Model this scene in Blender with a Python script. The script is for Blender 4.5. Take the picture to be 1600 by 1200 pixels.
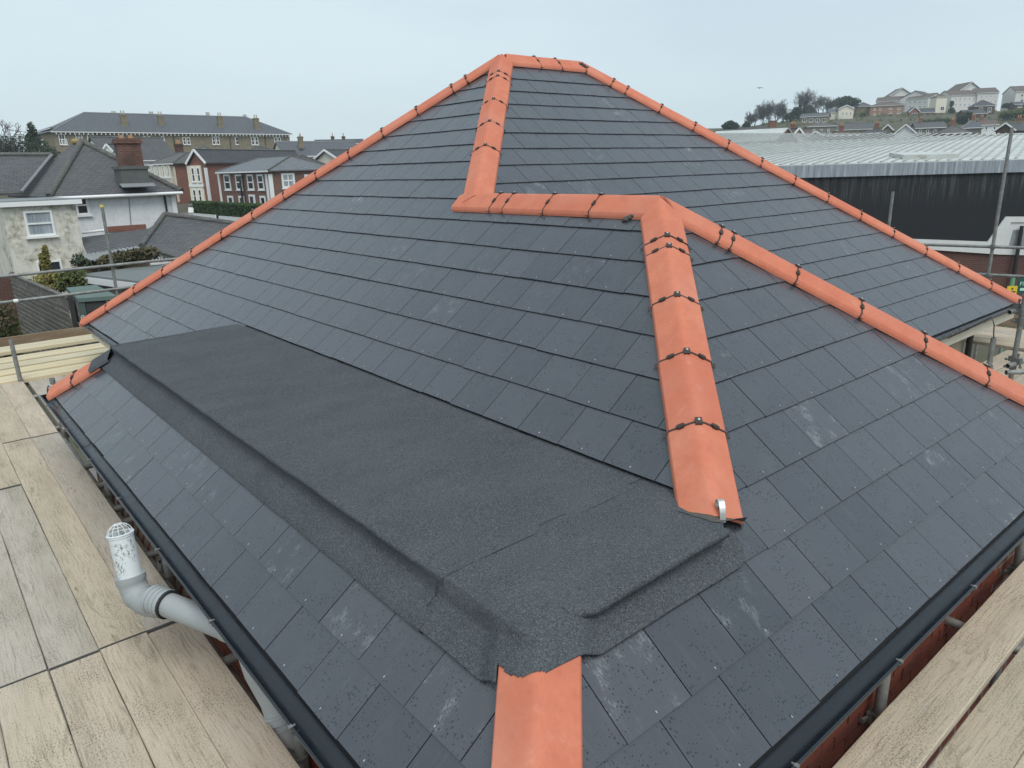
import bpy, math, random
from math import sin, cos, pi, radians, sqrt
from mathutils import Vector as V, Matrix, noise as mnoise

for o in list(bpy.data.objects): bpy.data.objects.remove(o)
S = bpy.context.scene
COL = S.collection
R = random.Random(7)

# ------------------------------------------------------------------ camera
CAM = V((-0.76979, -0.92022, 1.7603)); YAW, PIT, ROL, FPX = 0.87817, 0.2903, -0.02633, 1130.19
FW = V((cos(YAW)*cos(PIT), sin(YAW)*cos(PIT), -sin(PIT)))
_r = V((sin(YAW), -cos(YAW), 0)); _u = _r.cross(FW)
RT = cos(ROL)*_r + sin(ROL)*_u; UP = -sin(ROL)*_r + cos(ROL)*_u
cd = bpy.data.cameras.new('camera'); cam = bpy.data.objects.new('camera', cd); COL.objects.link(cam)
cam.matrix_world = Matrix(((RT.x, UP.x, -FW.x, CAM.x), (RT.y, UP.y, -FW.y, CAM.y), (RT.z, UP.z, -FW.z, CAM.z), (0, 0, 0, 1)))
cd.sensor_width = 36; cd.lens = 36*FPX/1600; cd.clip_start = 0.05; cd.clip_end = 6000
S.camera = cam

# ------------------------------------------------------------------ light: overcast day
EL, AZ = radians(56), radians(248)          # height of the veiled sun, its direction on the plan (from +X towards +Y)
w = bpy.data.worlds.new('World'); S.world = w; w.use_nodes = True
nt = w.node_tree; nt.nodes.clear()
def wn(t): return nt.nodes.new(t)
sky = wn('ShaderNodeTexSky'); sky.sky_type = 'NISHITA'; sky.sun_disc = False
sky.sun_elevation = EL; sky.sun_rotation = pi/2 - AZ; sky.air_density = 1.2; sky.dust_density = 2.0
tc = wn('ShaderNodeTexCoord'); mp = wn('ShaderNodeMapping'); mp.inputs['Scale'].default_value = (1, 1, 3.5)
nz = wn('ShaderNodeTexNoise'); nz.inputs['Scale'].default_value = 1.7; nz.inputs['Detail'].default_value = 5; nz.inputs['Roughness'].default_value = .5
cr = wn('ShaderNodeValToRGB')
cr.color_ramp.elements[0].position = .38; cr.color_ramp.elements[0].color = (3.6, 4.62, 5.35, 1)
cr.color_ramp.elements[1].position = .62; cr.color_ramp.elements[1].color = (4.85, 5.75, 6.25, 1)
# cloud is paler low down, where one looks through more of it
sx = wn('ShaderNodeSeparateXYZ'); mr = wn('ShaderNodeMapRange'); mr.inputs['From Min'].default_value = 0; mr.inputs['From Max'].default_value = .45
mr.inputs['To Min'].default_value = 1; mr.inputs['To Max'].default_value = 0
mh = wn('ShaderNodeMix'); mh.data_type = 'RGBA'; mh.inputs[7].default_value = (5.05, 5.85, 6.2, 1)
mm = wn('ShaderNodeMath'); mm.operation = 'MULTIPLY'; mm.inputs[1].default_value = .75
mx = wn('ShaderNodeMix'); mx.data_type = 'RGBA'; mx.inputs[0].default_value = .93
bg = wn('ShaderNodeBackground'); bg.inputs['Strength'].default_value = .1; ow = wn('ShaderNodeOutputWorld')
L = nt.links.new
L(tc.outputs['Generated'], mp.inputs['Vector']); L(mp.outputs[0], nz.inputs['Vector']); L(nz.outputs['Fac'], cr.inputs[0])
L(tc.outputs['Generated'], sx.inputs[0]); L(sx.outputs['Z'], mr.inputs['Value']); L(mr.outputs[0], mm.inputs[0]); L(mm.outputs[0], mh.inputs[0]); L(cr.outputs[0], mh.inputs[6])
L(sky.outputs[0], mx.inputs[6]); L(mh.outputs[2], mx.inputs[7]); L(mx.outputs[2], bg.inputs[0]); L(bg.outputs[0], ow.inputs[0])
sd = bpy.data.lights.new('sun', 'SUN'); sd.energy = 1.45; sd.angle = radians(40); sd.color = (1, .97, .92)
so = bpy.data.objects.new('sun', sd); COL.objects.link(so)
so.rotation_euler = V((cos(AZ)*cos(EL), sin(AZ)*cos(EL), sin(EL))).to_track_quat('Z', 'Y').to_euler()
S.view_settings.view_transform = 'Standard'; S.view_settings.look = 'None'
S.view_settings.exposure = 0.58; S.view_settings.gamma = 1; S.view_settings.use_curve_mapping = False

# ------------------------------------------------------------------ node helper
class G:
    def __init__(s, name):
        s.m = bpy.data.materials.new(name); s.m.use_nodes = True; s.t = s.m.node_tree; s.t.nodes.clear()
    def n(s, t, ins=None, **kw):
        x = s.t.nodes.new(t)
        for k, v in kw.items(): setattr(x, k, v)
        for k, v in (ins or {}).items():
            i = x.inputs[k]
            if isinstance(v, bpy.types.NodeSocket): s.t.links.new(v, i)
            else: i.default_value = v
        return x
    def c(s, v): return (v[0], v[1], v[2], 1) if isinstance(v, (tuple, list)) else v
    def uv(s): return s.n('ShaderNodeUVMap').outputs[0]
    def pos(s): return s.n('ShaderNodeNewGeometry').outputs['Position']
    def at(s, name): return s.n('ShaderNodeAttribute', attribute_name=name).outputs
    def rnd(s): return s.n('ShaderNodeAttribute', attribute_name='rnd').outputs['Fac']
    def mp(s, v, sc=(1, 1, 1), lo=(0, 0, 0), ro=(0, 0, 0)): return s.n('ShaderNodeMapping', {'Vector': v, 'Scale': sc, 'Location': lo, 'Rotation': ro}).outputs[0]
    def noise(s, v, sc, det=3, ro=.5, dist=0): return s.n('ShaderNodeTexNoise', {'Vector': v, 'Scale': sc, 'Detail': det, 'Roughness': ro, 'Distortion': dist}).outputs['Fac']
    def vor(s, v, sc, out='Distance', feat='F1'): return s.n('ShaderNodeTexVoronoi', {'Vector': v, 'Scale': sc}, feature=feat).outputs[out]
    def ramp(s, f, st):
        x = s.n('ShaderNodeValToRGB', {'Fac': f}); e = x.color_ramp.elements
        while len(e) < len(st): e.new(.5)
        for i, (p, c) in enumerate(st): e[i].position = p; e[i].color = s.c(c if isinstance(c, (tuple, list)) else (c, c, c))
        return x.outputs[0]
    def mix(s, f, a, b, bt='MIX'):
        x = s.n('ShaderNodeMix', data_type='RGBA', blend_type=bt)
        for i, v in ((0, f), (6, s.c(a)), (7, s.c(b))):
            if isinstance(v, bpy.types.NodeSocket): s.t.links.new(v, x.inputs[i])
            else: x.inputs[i].default_value = v
        return x.outputs[2]
    def ma(s, op, a, b=0., c=0., cl=False):
        x = s.n('ShaderNodeMath', {0: a, 1: b, 2: c}, operation=op); x.use_clamp = cl; return x.outputs[0]
    def sep(s, v): return s.n('ShaderNodeSeparateXYZ', {0: v}).outputs
    def comb(s, x=0., y=0., z=0.): return s.n('ShaderNodeCombineXYZ', {0: x, 1: y, 2: z}).outputs[0]
    def vadd(s, a, b): return s.n('ShaderNodeVectorMath', {0: a, 1: b}, operation='ADD').outputs[0]
    def bump(s, h, st=.3, d=.01, nrm=None):
        ins = {'Height': h, 'Strength': st, 'Distance': d}
        if nrm is not None: ins['Normal'] = nrm
        return s.n('ShaderNodeBump', ins).outputs[0]
    def out(s, base, ro=.7, sp=.5, me=0., nrm=None, **kw):
        b = s.n('ShaderNodeBsdfPrincipled', {'Base Color': s.c(base), 'Roughness': ro, 'Specular IOR Level': sp, 'Metallic': me})
        if nrm is not None: s.t.links.new(nrm, b.inputs['Normal'])
        for k, v in kw.items(): b.inputs[k.replace('_', ' ')].default_value = v
        o = s.n('ShaderNodeOutputMaterial'); s.t.links.new(b.outputs[0], o.inputs[0]); return s.m
M = {}
def plain(name, col, ro=.6, me=0., var=.12, sc=3., sp=.5):
    g = G(name); n = g.noise(g.pos(), sc, 4, .6)
    c = g.mix(n, tuple(x*(1-var) for x in col), tuple(min(1, x*(1+var)) for x in col))
    c = g.mix(g.ma('MULTIPLY', g.rnd(), .35), c, tuple(x*.7 for x in col))
    M[name] = g.out(c, ro, sp, me)
    return M[name]

# slate: fibre-cement sheets, dry with scuffs and rain spots
g = G('slate'); uv = g.uv(); rn = g.rnd(); loc = g.vadd(uv, g.comb(g.ma('MULTIPLY', rn, 37.), g.ma('MULTIPLY', rn, 91.)))
base = g.ramp(rn, [(0, (.044, .047, .057)), (.5, (.051, .054, .065)), (1, (.061, .064, .076))])
st = g.noise(g.mp(loc, (55, 5, 1)), 1., 4, .6)
base = g.mix(g.ramp(st, [(.55, 0), (.85, .35)]), base, (.12, .126, .136))
big = g.noise(g.mp(loc, (5, 5, 1)), 1., 3, .6)
base = g.mix(g.ramp(big, [(.5, 0), (.8, .4)]), base, (.074, .077, .085))
rn2 = g.at('scuff')['Fac']
scn = g.ma('MULTIPLY', g.noise(g.mp(loc, (150, 45, 1), ro=(0, 0, .25)), 1., 5, .75, 1.2), g.noise(g.mp(loc, (11, 8, 1)), 1., 2, .5))
scuff = g.ma('MULTIPLY', g.ramp(scn, [(.30, 0), (.42, 1)]), rn2)
dn = g.noise(g.mp(loc, (9, 9, 1)), 1., 2)
dv = g.n('ShaderNodeTexVoronoi', {'Vector': loc, 'Scale': 78., 'Randomness': 1.}, voronoi_dimensions='2D')
drop = g.ma('LESS_THAN', dv.outputs['Distance'], g.ma('MULTIPLY', g.ramp(g.sep(dv.outputs['Color'])[0], [(.40, 0), (1, .40)]), g.ramp(dn, [(.36, 0), (.58, 1)])))
col = g.mix(g.ma('MULTIPLY', scuff, .55), base, (.38, .40, .41))
col = g.mix(g.ma('MULTIPLY', drop, .75), col, (.008, .012, .015))
h = g.ma('ADD', g.noise(g.mp(loc, (22, 14, 1)), 1., 5, .6), g.ma('MULTIPLY', drop, .15))
M['slate'] = g.out(col, g.mix(drop, g.ramp(rn, [(0, .22), (1, .33)]), (.16, .16, .16)), .8, 0, g.bump(h, .22, .006))

# terracotta hip and ridge tiles
g = G('terracotta'); p = g.pos(); rn = g.rnd()
c = g.ramp(g.noise(p, 9, 4, .6), [(.3, (.54, .162, .092)), (.7, (.62, .212, .125))])
c = g.mix(g.ma('MULTIPLY', rn, .6), c, (.50, .145, .085))
c = g.mix(g.ramp(g.noise(p, 160, 3, .7), [(.60, 0), (.8, .55)]), c, (.36, .105, .06))
c = g.mix(g.ramp(g.noise(g.mp(p, (60, 60, 60)), 1., 4, .8), [(.68, 0), (.78, .6)]), c, (.72, .50, .40))
c = g.mix(g.ramp(g.noise(p, 6.5, 5, .7), [(.48, 0), (.8, .5)]), c, (.44, .15, .10))
c = g.mix(g.ramp(g.noise(g.mp(p, (14, 14, 5)), 1., 4, .7), [(.60, 0), (.78, .35)]), c, (.66, .36, .27))
c = g.mix(g.ramp(g.noise(p, 38, 5, .75), [(.50, 0), (.72, .35)]), c, (.40, .12, .075))
c = g.mix(g.ramp(g.noise(p, 2.1, 3, .6), [(.45, 0), (.7, .30)]), c, (.62, .30, .22))
M['terracotta'] = g.out(c, .78, .3, 0, g.bump(g.noise(p, 220, 3, .6), .25, .002))

# mineral felt
g = G('felt'); p = g.pos()
gr = g.noise(p, 330, 2, .75)
gr2 = g.noise(p, 120, 2, .8)
c = g.ramp(g.ma('ADD', g.ma('MULTIPLY', gr, .68), g.ma('MULTIPLY', gr2, .32)), [(.34, (.020, .023, .027)), (.5, (.066, .074, .082)), (.68, (.20, .215, .23))])
c = g.mix(g.ramp(g.noise(g.mp(p, (1.2, 3.0, 1)), 1.6, 5, .62), [(.40, 0), (.72, .26)]), c, (.13, .14, .148))
c = g.mix(g.ramp(g.noise(p, 9, 5, .75), [(.62, 0), (.82, .28)]), c, (.19, .20, .195))
c = g.mix(g.ramp(g.noise(p, 2.2, 4, .6), [(.55, 0), (.75, .30)]), c, (.050, .054, .058))
M['felt'] = g.out(c, .93, .15, 0, g.bump(gr, .8, .003))

# weathered scaffold boards (uv = metres along, metres across)
def wood(name, cols, dirt, grain=1., dk=(.10, .085, .065), ro=.85):
    g = G(name); rn = g.rnd(); uv = g.vadd(g.uv(), g.comb(g.ma('MULTIPLY', rn, 53.), g.ma('MULTIPLY', rn, 17.)))
    wv = g.noise(g.mp(uv, (.9, 7, 1)), 1., 3, .5)
    wx = g.sep(uv); warp = g.noise(g.mp(uv, (1.15, 4.5, 1)), 1., 3, .5)
    ph = g.ma('ADD', g.ma('MULTIPLY', wx[1], 150.), g.ma('MULTIPLY', warp, 62.))
    ring = g.ma('MULTIPLY', g.ma('ADD', g.ma('SINE', ph), 1.), .5)
    ring = g.ma('ADD', g.ma('MULTIPLY', ring, g.ramp(g.noise(g.mp(uv, (2.2, 9, 1)), 1., 2, .5), [(.40, 0), (.62, 1)])), g.ma('SUBTRACT', 1., g.ramp(g.noise(g.mp(uv, (2.2, 9, 1)), 1., 2, .5), [(.40, 0), (.62, 1)])))
    fine = g.noise(g.mp(uv, (5, 120, 1)), 1., 4, .7)
    c = g.ramp(rn, [(i/(len(cols)-1), k) for i, k in enumerate(cols)])
    c = g.mix(g.ramp(wv, [(.35, 0), (.7, .45)]), c, tuple(x*.62 for x in cols[0]))
    c = g.mix(g.ma('MULTIPLY', g.ramp(ring, [(.0, 1), (.30, 0)]), .30*grain), c, dk)
    c = g.mix(g.ma('MULTIPLY', g.ramp(fine, [(.50, 0), (.70, 1)]), .50*grain), c, dk)
    sp = g.noise(g.mp(uv, (85, 130, 1)), 1., 4, .7)
    pt = g.noise(g.mp(uv, (2.5, 5, 1)), 1., 3, .6)
    c = g.mix(g.ma('MULTIPLY', g.ramp(g.ma('ADD', sp, g.ma('MULTIPLY', pt, .35)), [(.70, 0), (.86, 1)]), dirt), c, (.085, .065, .05))
    c = g.mix(g.ramp(g.noise(g.mp(uv, (1.1, 4, 1)), 1.7, 4, .6), [(.5, 0), (.75, .4)]), c, (.50, .45, .38))
    c = g.mix(g.ramp(g.vor(g.mp(uv, (2.2, 11, 1)), 1.), [(.02, .75), (.075, 0)]), c, (.13, .075, .035))
    hh = g.ma('ADD', g.ma('MULTIPLY', fine, .5), g.ma('MULTIPLY', ring, .6))
    M[name] = g.out(c, ro, .25, 0, g.bump(hh, .35*grain, .004))
wood('board_wood', [(.48, .405, .30), (.56, .475, .36), (.50, .405, .325), (.45, .41, .35)], .75)
wood('dark_board', [(.25, .175, .11), (.29, .21, .135)], .5, .7)
wood('new_timber', [(.60, .50, .31), (.64, .545, .37), (.55, .49, .35)], .15, .5, (.33, .25, .13))
wood('grey_fence', [(.135, .128, .118), (.18, .172, .158), (.155, .14, .12)], .7, 1., (.05, .048, .045))

g = G('gutter_pvc'); p = g.pos()
M['gutter_pvc'] = g.out(g.mix(g.noise(p, 5, 3), (.009, .012, .017), (.014, .018, .024)), g.ramp(g.noise(p, 14, 3), [(.3, .22), (.7, .34)]), .5)
g = G('water'); M['water'] = g.out((.012, .014, .018), .04, .5)
g = G('black_iron'); p = g.pos(); M['black_iron'] = g.out(g.mix(g.noise(p, 90, 3), (.028, .020, .018), (.075, .055, .048)), .6, .4)
g = G('bright_metal'); M['bright_metal'] = g.out((.62, .62, .60), .35, .5, .7)
g = G('steel_tube'); p = g.pos()
c = g.ramp(g.noise(p, 11, 5, .65), [(.3, (.16, .165, .155)), (.6, (.27, .275, .265)), (.8, (.40, .40, .38))])
c = g.mix(g.ramp(g.noise(p, 26, 4, .7), [(.64, 0), (.74, .6)]), c, (.19, .10, .055))
M['steel_tube'] = g.out(c, .55, .5, .35, g.bump(g.noise(p, 60, 3), .2, .002))
g = G('coupler_steel'); p = g.pos(); M['coupler_steel'] = g.out(g.mix(g.noise(p, 40, 4, .7), (.10, .10, .095), (.30, .30, .29)), .5, .5, .5)
g = G('old_grey_pvc'); p = g.pos()
c = g.mix(g.noise(p, 7, 3), (.27, .29, .295), (.36, .375, .375))
M['old_grey_pvc'] = g.out(c, .5, .4)
g = G('dirty_white_pvc'); p = g.pos()
c = g.mix(g.noise(p, 7, 3), (.60, .64, .65), (.72, .75, .76))
al = g.ma('MULTIPLY', g.ramp(g.noise(g.mp(p, (95, 95, 48)), 1., 5, .75), [(.50, 0), (.60, 1)]), g.ramp(g.noise(g.mp(p, (13, 13, 6), lo=(.5, .2, .3)), 1., 2), [(.50, 0), (.60, 1)]))
M['dirty_white_pvc'] = g.out(g.mix(al, c, (.09, .10, .065)), .55, .4)
g = G('brick_face'); rn = g.rnd(); p = g.pos()
c = g.ramp(rn, [(0, (.16, .045, .030)), (.5, (.21, .062, .040)), (1, (.13, .042, .034))])
M['brick_face'] = g.out(g.mix(g.ramp(g.noise(p, 45, 4, .7), [(.4, 0), (.75, .5)]), c, (.07, .03, .025)), .9, .2, 0, g.bump(g.noise(p, 140, 3), .4, .003))
g = G('house_brick'); bt_n = g.n('ShaderNodeTexBrick', {'Vector': g.uv(), 'Color1': (.19, .055, .036, 1), 'Color2': (.14, .044, .034, 1), 'Mortar': (.26, .22, .19, 1), 'Scale': 1., 'Mortar Size': .01, 'Brick Width': .225, 'Row Height': .075})
M['house_brick'] = g.out(g.mix(g.ramp(g.noise(g.pos(), 6, 4, .7), [(.45, 0), (.75, .4)]), bt_n.outputs['Color'], (.07, .03, .025)), .9, .2, 0, g.bump(bt_n.outputs['Fac'], -.4, .008))
plain('mortar', (.30, .27, .24), .95, var=.3, sc=20)
plain('roof_underlay', (.012, .012, .013), .95)
plain('dark_mortar', (.085, .078, .072), .95, var=.5, sc=60)
plain('white_paint', (.74, .74, .72), .5, var=.06)
plain('cream_paint', (.60, .56, .47), .6)
plain('black_paint', (.018, .018, .020), .5)
plain('teal_sheet', (.22, .36, .37), .5, var=.3, sc=9)

# ------------------------------------------------------------------ mesh builder
class MB:
    def __init__(s): s.v = []; s.f = []; s.uv = []; s.r = []; s.mi = []; s.sm = []; s.sc = []
    def face(s, pts, uv=None, r=0., mi=0, sm=False, sc=0.):
        i = len(s.v); s.v += [tuple(p) for p in pts]; s.f.append(tuple(range(i, i+len(pts))))
        s._meta(pts, uv, r, mi, sm, sc)
    def _meta(s, pts, uv, r, mi, sm, sc):
        if uv is None:
            P = [V(p) for p in pts]; nn = V((0, 0, 0))
            for a in range(len(P)):
                b = (a+1) % len(P); nn += (P[a]-P[0]).cross(P[b]-P[0])
            if nn.length < 1e-12: nn = V((0, 0, 1))
            nn.normalize()
            if abs(nn.z) > .995: uv = [(q.x, q.y) for q in P]
            else:
                uu = V((0, 0, 1)).cross(nn).normalized(); vv = nn.cross(uu)
                uv = [(q.dot(uu), q.dot(vv)) for q in P]
        s.uv.append(uv); s.r.append(r); s.mi.append(mi); s.sm.append(sm); s.sc.append(sc)
    def grid(s, rows, r=0., mi=0, sm=True, closed=False, uvf=None):
        n = len(rows[0]); i0 = len(s.v)
        for row in rows: s.v += [tuple(p) for p in row]
        for a in range(len(rows)-1):
            for b in range(n if closed else n-1):
                b2 = (b+1) % n
                idx = (i0+a*n+b, i0+a*n+b2, i0+(a+1)*n+b2, i0+(a+1)*n+b)
                s.f.append(idx); s._meta([s.v[k] for k in idx], None, r, mi, sm, 0.)
    def prism(s, poly, off, r=0., mi=0, uv=None, sm=False, mi_side=None):
        """poly: bottom outline, counter-clockwise seen against off"""
        off = V(off); P = [V(p) for p in poly]; Q = [p+off for p in P]; n = len(P)
        ms = mi if mi_side is None else mi_side
        s.face(Q, uv, r, mi); s.face(P[::-1], None, r, ms)
        for i in range(n): s.face([P[i], P[(i+1) % n], Q[(i+1) % n], Q[i]], None, r, ms)
    def box(s, c, sz, ex=(1, 0, 0), ey=(0, 1, 0), r=0., mi=0):
        c = V(c); ex = V(ex).normalized(); ey = V(ey); ey = (ey-ex*ey.dot(ex)).normalized(); ez = ex.cross(ey)
        a, b, d = sz[0]/2, sz[1]/2, sz[2]/2
        def P(x, y, z): return c+ex*x+ey*y+ez*z
        def F(l, m): s.face([P(*q) for q in l], [(q[0]+a, q[1]+b+(q[2] if m else 0)) for q in l], r, mi)
        F([(-a, -b, d), (a, -b, d), (a, b, d), (-a, b, d)], 0); F([(-a, b, -d), (a, b, -d), (a, -b, -d), (-a, -b, -d)], 0)
        F([(-a, -b, -d), (a, -b, -d), (a, -b, d), (-a, -b, d)], 1); F([(a, b, -d), (-a, b, -d), (-a, b, d), (a, b, d)], 1)
        F([(a, -b, -d), (a, b, -d), (a, b, d), (a, -b, d)], 1); F([(-a, b, -d), (-a, -b, -d), (-a, -b, d), (-a, b, d)], 1)
    def boxz(s, x0, x1, y0, y1, z0, z1, **k): s.box(((x0+x1)/2, (y0+y1)/2, (z0+z1)/2), (x1-x0, y1-y0, z1-z0), **k)
    def tube(s, p0, p1, r0, r1=None, n=10, caps=True, hollow=False, r=0., mi=0):
        p0 = V(p0); p1 = V(p1); r1 = r0 if r1 is None else r1
        t = (p1-p0).normalized(); a = t.orthogonal().normalized(); b = t.cross(a)
        c = [a*cos(2*pi*i/n)+b*sin(2*pi*i/n) for i in range(n)]
        s.grid([[p0+k*r0 for k in c], [p1+k*r1 for k in c]], r, mi, True, True)
        if hollow:
            s.grid([[p1+k*r1*.84 for k in c], [p0+k*r0*.84 for k in c]], r, mi, True, True)
            for pp, rr, fl in ((p0, r0, 1), (p1, r1, 0)):
                for i in range(n):
                    q = [pp+c[i]*rr, pp+c[(i+1) % n]*rr, pp+c[(i+1) % n]*rr*.84, pp+c[i]*rr*.84]
                    s.face(q[::-1] if fl else q, None, r, mi)
        elif caps:
            s.face([p0+k*r0 for k in c[::-1]], None, r, mi); s.face([p1+k*r1 for k in c], None, r, mi)
    def path(s, pts, rad, n=10, r=0., mi=0, caps=True):
        P = [V(p) for p in pts]; rad = rad if isinstance(rad, (list, tuple)) else [rad]*len(P)
        rows = []; a = None
        for i, p in enumerate(P):
            t = (P[min(i+1, len(P)-1)]-P[max(i-1, 0)]).normalized()
            a = t.orthogonal().normalized() if a is None else (a-t*a.dot(t)).normalized()
            b = t.cross(a); rows.append([p+(a*cos(2*pi*k/n)+b*sin(2*pi*k/n))*rad[i] for k in range(n)])
        s.grid(rows, r, mi, True, True)
        if caps: s.face(rows[0][::-1], None, r, mi); s.face(rows[-1], None, r, mi)
    def mesh(s, name, mats, origin=(0, 0, 0)):
        me = bpy.data.meshes.new(name); o = V(origin)
        me.from_pydata([tuple(V(p)-o) for p in s.v], [], s.f)
        ul = me.uv_layers.new(name='UVMap'); flat = [c for u in s.uv for q in u for c in (q[0], q[1])]
        ul.data.foreach_set('uv', flat)
        for nm, arr in (('rnd', s.r), ('scuff', s.sc)):
            if nm == 'scuff' and not any(arr): continue
            at = me.attributes.new(nm, 'FLOAT', 'FACE'); at.data.foreach_set('value', arr)
        for m in (mats if isinstance(mats, (list, tuple)) else [mats]): me.materials.append(M[m])
        me.polygons.foreach_set('material_index', s.mi); me.polygons.foreach_set('use_smooth', s.sm)
        me.update(); return me
def link(name, me, parent=None):
    o = bpy.data.objects.new(name, me); COL.objects.link(o)
    if parent is not None: o.parent = parent
    return o
ORG = {}
def thing(name, label, cat, loc=(0, 0, 0), group=None):
    o = link(name, None); o.location = loc; o['label'] = label; o['category'] = cat; o.empty_display_size = .2
    if group: o['group'] = group
    ORG[o] = V(loc); return o
def part(name, mb, mats, parent, label=None, kind=None):
    org = ORG[parent]; o = link(name, mb.mesh(name, mats, org), parent); ORG[o] = org
    if label: o['label'] = label
    if kind: o['kind'] = kind
    return o
def single(name, mb, mats, label, cat, loc=(0, 0, 0), group=None):
    o = link(name, mb.mesh(name, mats, loc)); o.location = loc; o['label'] = label; o['category'] = cat
    if group: o['group'] = group
    ORG[o] = V(loc); return o
def structure(name, mb, mats):
    o = link(name, mb.mesh(name, mats)); o['kind'] = 'structure'; return o
def ray(px, py): return FW + RT*((px-800)/FPX) + UP*((600-py)/FPX)
def at(px, py, d): return CAM + ray(px, py)*d               # a survey point: sight line and distance
def atz(px, py, z):
    d = ray(px, py); return CAM + d*((z-CAM.z)/d.z)
def pix(p):
    d = V(p)-CAM; k = d.dot(FW); return (800+FPX*d.dot(RT)/k, 600-FPX*d.dot(UP)/k, k)
def clip(poly, a, b, c):
    """keep a*x+b*y <= c"""
    out = []
    for i in range(len(poly)):
        p, q = poly[i], poly[(i+1) % len(poly)]; fp = a*p[0]+b*p[1]-c; fq = a*q[0]+b*q[1]-c
        if fp <= 0: out.append(p)
        if (fp < 0) != (fq < 0) and fp != fq:
            k = fp/(fp-fq); out.append((p[0]+(q[0]-p[0])*k, p[1]+(q[1]-p[1])*k))
    return out
# ================================================================== THE SLATED BUILDING
TP, TR = .75572, .74732                       # slope of the side faces, slope of the end faces
V1, MM, AA, RR, U1, WW = .90292, 1.86544, 3.84665, 1.20297, 6.18044, 4.0
HW = WW/2*TP; YF = HW/TR; HT = AA*TP; YA = MM+HT/TR
XC = V1+2*AA+RR; YD = MM+2*(YA-MM)            # far corners of the main eaves
PF = V((V1+WW/2, YF, HW)); PE = V((V1+WW/2, MM+YF, HW)); PA = V((V1+AA, YA, HT)); PB = PA+V((RR, 0, 0))
PC = V((XC, MM, 0)); PD = V((V1, YD, 0)); PH = V((V1+WW, 0, 0)); GZ = -3.6
bld = thing('slate_roof_building', 'building in front with new dark slate hipped roof and orange ridge tiles', 'building', (4, 4, GZ))

# ---- decks under the slates (thin boards, closed solids)
def deck(pts, k=.012, mats='roof_underlay'):
    mb = MB(); P = [V(p)-V((0, 0, .012)) for p in pts]; mb.prism([p-V((0, 0, .03)) for p in P], (0, 0, .03)); part('roof_deck', mb, mats, bld)
GF = V((V1+.40/TP, .40/TR, .40))
deck([(V1+.40/TP, YF*.0+.56, .40), PF, PE, PA, PD, (V1, U1, 0), (V1+.40/TP, U1-.40/TR, .40)])
deck([(0, 0, 0), PH, PF, GF, (.40/TP, .40/TR, .40)])
deck([(0, U1, 0), (0, 0, 0), (.40/TP, .40/TR, .40), (.40/TP, U1-.40/TR, .40)])
deck([(V1+WW, MM, 0), PC, PB, PA, PE])
deck([PC, (XC, YD, 0), PB], mats='slate'); deck([(XC, YD, 0), PD, PA, PB], mats='slate')
deck([PH, (V1+WW, MM, 0), PE, PF], mats='slate'); deck([(V1, U1, 0), (0, U1, 0), (.40/TP, U1-.40/TR, .40), (V1+.40/TP, U1-.40/TR, .40)], mats='slate')

# ---- slates, each one a thin sheet lapped over the course below
SL = []
def course_face(org, ea, es, gauge, rows, off, lim, amin, amax, seed):
    """org + a*ea + s*es ; lim(k, poly) clips the outline of one slate of course k"""
    rr = random.Random(seed); ea = V(ea); es = V(es).normalized(); nn = ea.cross(es)
    if nn.z < 0: nn = -nn
    flip = ea.cross(es).dot(nn) < 0
    for k in rows:
        s0 = k*gauge; o = off[k % 2]; j0 = math.floor((amin-o)/.3)
        for j in range(j0, j0+int((amax-amin)/.3)+3):
            a0 = o+j*.3
            g_ = .0022; dz = rr.uniform(-.0012, .0012); ds = rr.uniform(-.0025, .0025); sk = rr.uniform(-.0012, .0012)
            poly = [(a0+g_, s0+ds-sk), (a0+.3-g_, s0+ds+sk), (a0+.3-g_, s0+gauge+.035), (a0+g_, s0+gauge+.035)]
            poly = lim(k, poly)
            if len(poly) < 3: continue
            ar = abs(sum(poly[i][0]*poly[(i+1) % len(poly)][1]-poly[(i+1) % len(poly)][0]*poly[i][1] for i in range(len(poly))))/2
            if ar < .002: continue
            if flip: poly = poly[::-1]
            def top(a, s): return org+ea*a+es*s+nn*(.0115+dz*.7-.033*(s-s0))
            mb = MB(); T = [top(*q) for q in poly]; n = len(T)
            B = [t-nn*.0048 for t in T]; rv = rr.random(); sv = (rr.random() < (.10 if seed in (1, 3) else .17))*rr.uniform(.45, 1.) + .05*(rr.random() < .5)
            mb.face(T, [(q[0]-a0, q[1]-s0) for q in poly], rv, 0, False, sv); mb.face(B[::-1], None, rv)
            for i in range(n): mb.face([B[i], B[(i+1) % n], T[(i+1) % n], T[i]], None, rv)
            # copper rivet holding the tail
            am = a0+.15
            if len(poly) == 4 and abs(ar-.297*(gauge+.035)) < .004:
                c = top(am, s0+.022)
                mb.box(c+nn*.001, (.0032, .0075, .003), ea, es, 0, 1)
            ctr = sum(T, V((0, 0, 0)))/n
            x, y, d = pix(ctr); vis = 0
            if d > 0 and -60 < x < 1660 and -60 < y < 1260:
                pp = [pix(t) for t in T[:]]
                vis = abs(sum(pp[i][0]*pp[(i+1) % n][1]-pp[(i+1) % n][0]*pp[i][1] for i in range(n)))/2
                if -30 < x < 1630 and -30 < y < 1230: vis += .01
            SL.append((vis, mb))
SP, SR = sqrt(1+1/TP**2), sqrt(1+1/TR**2)
eL = V((1/TP, 0, 1)); eR = V((0, 1/TR, 1))
def zs(s, K): return s/K
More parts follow.
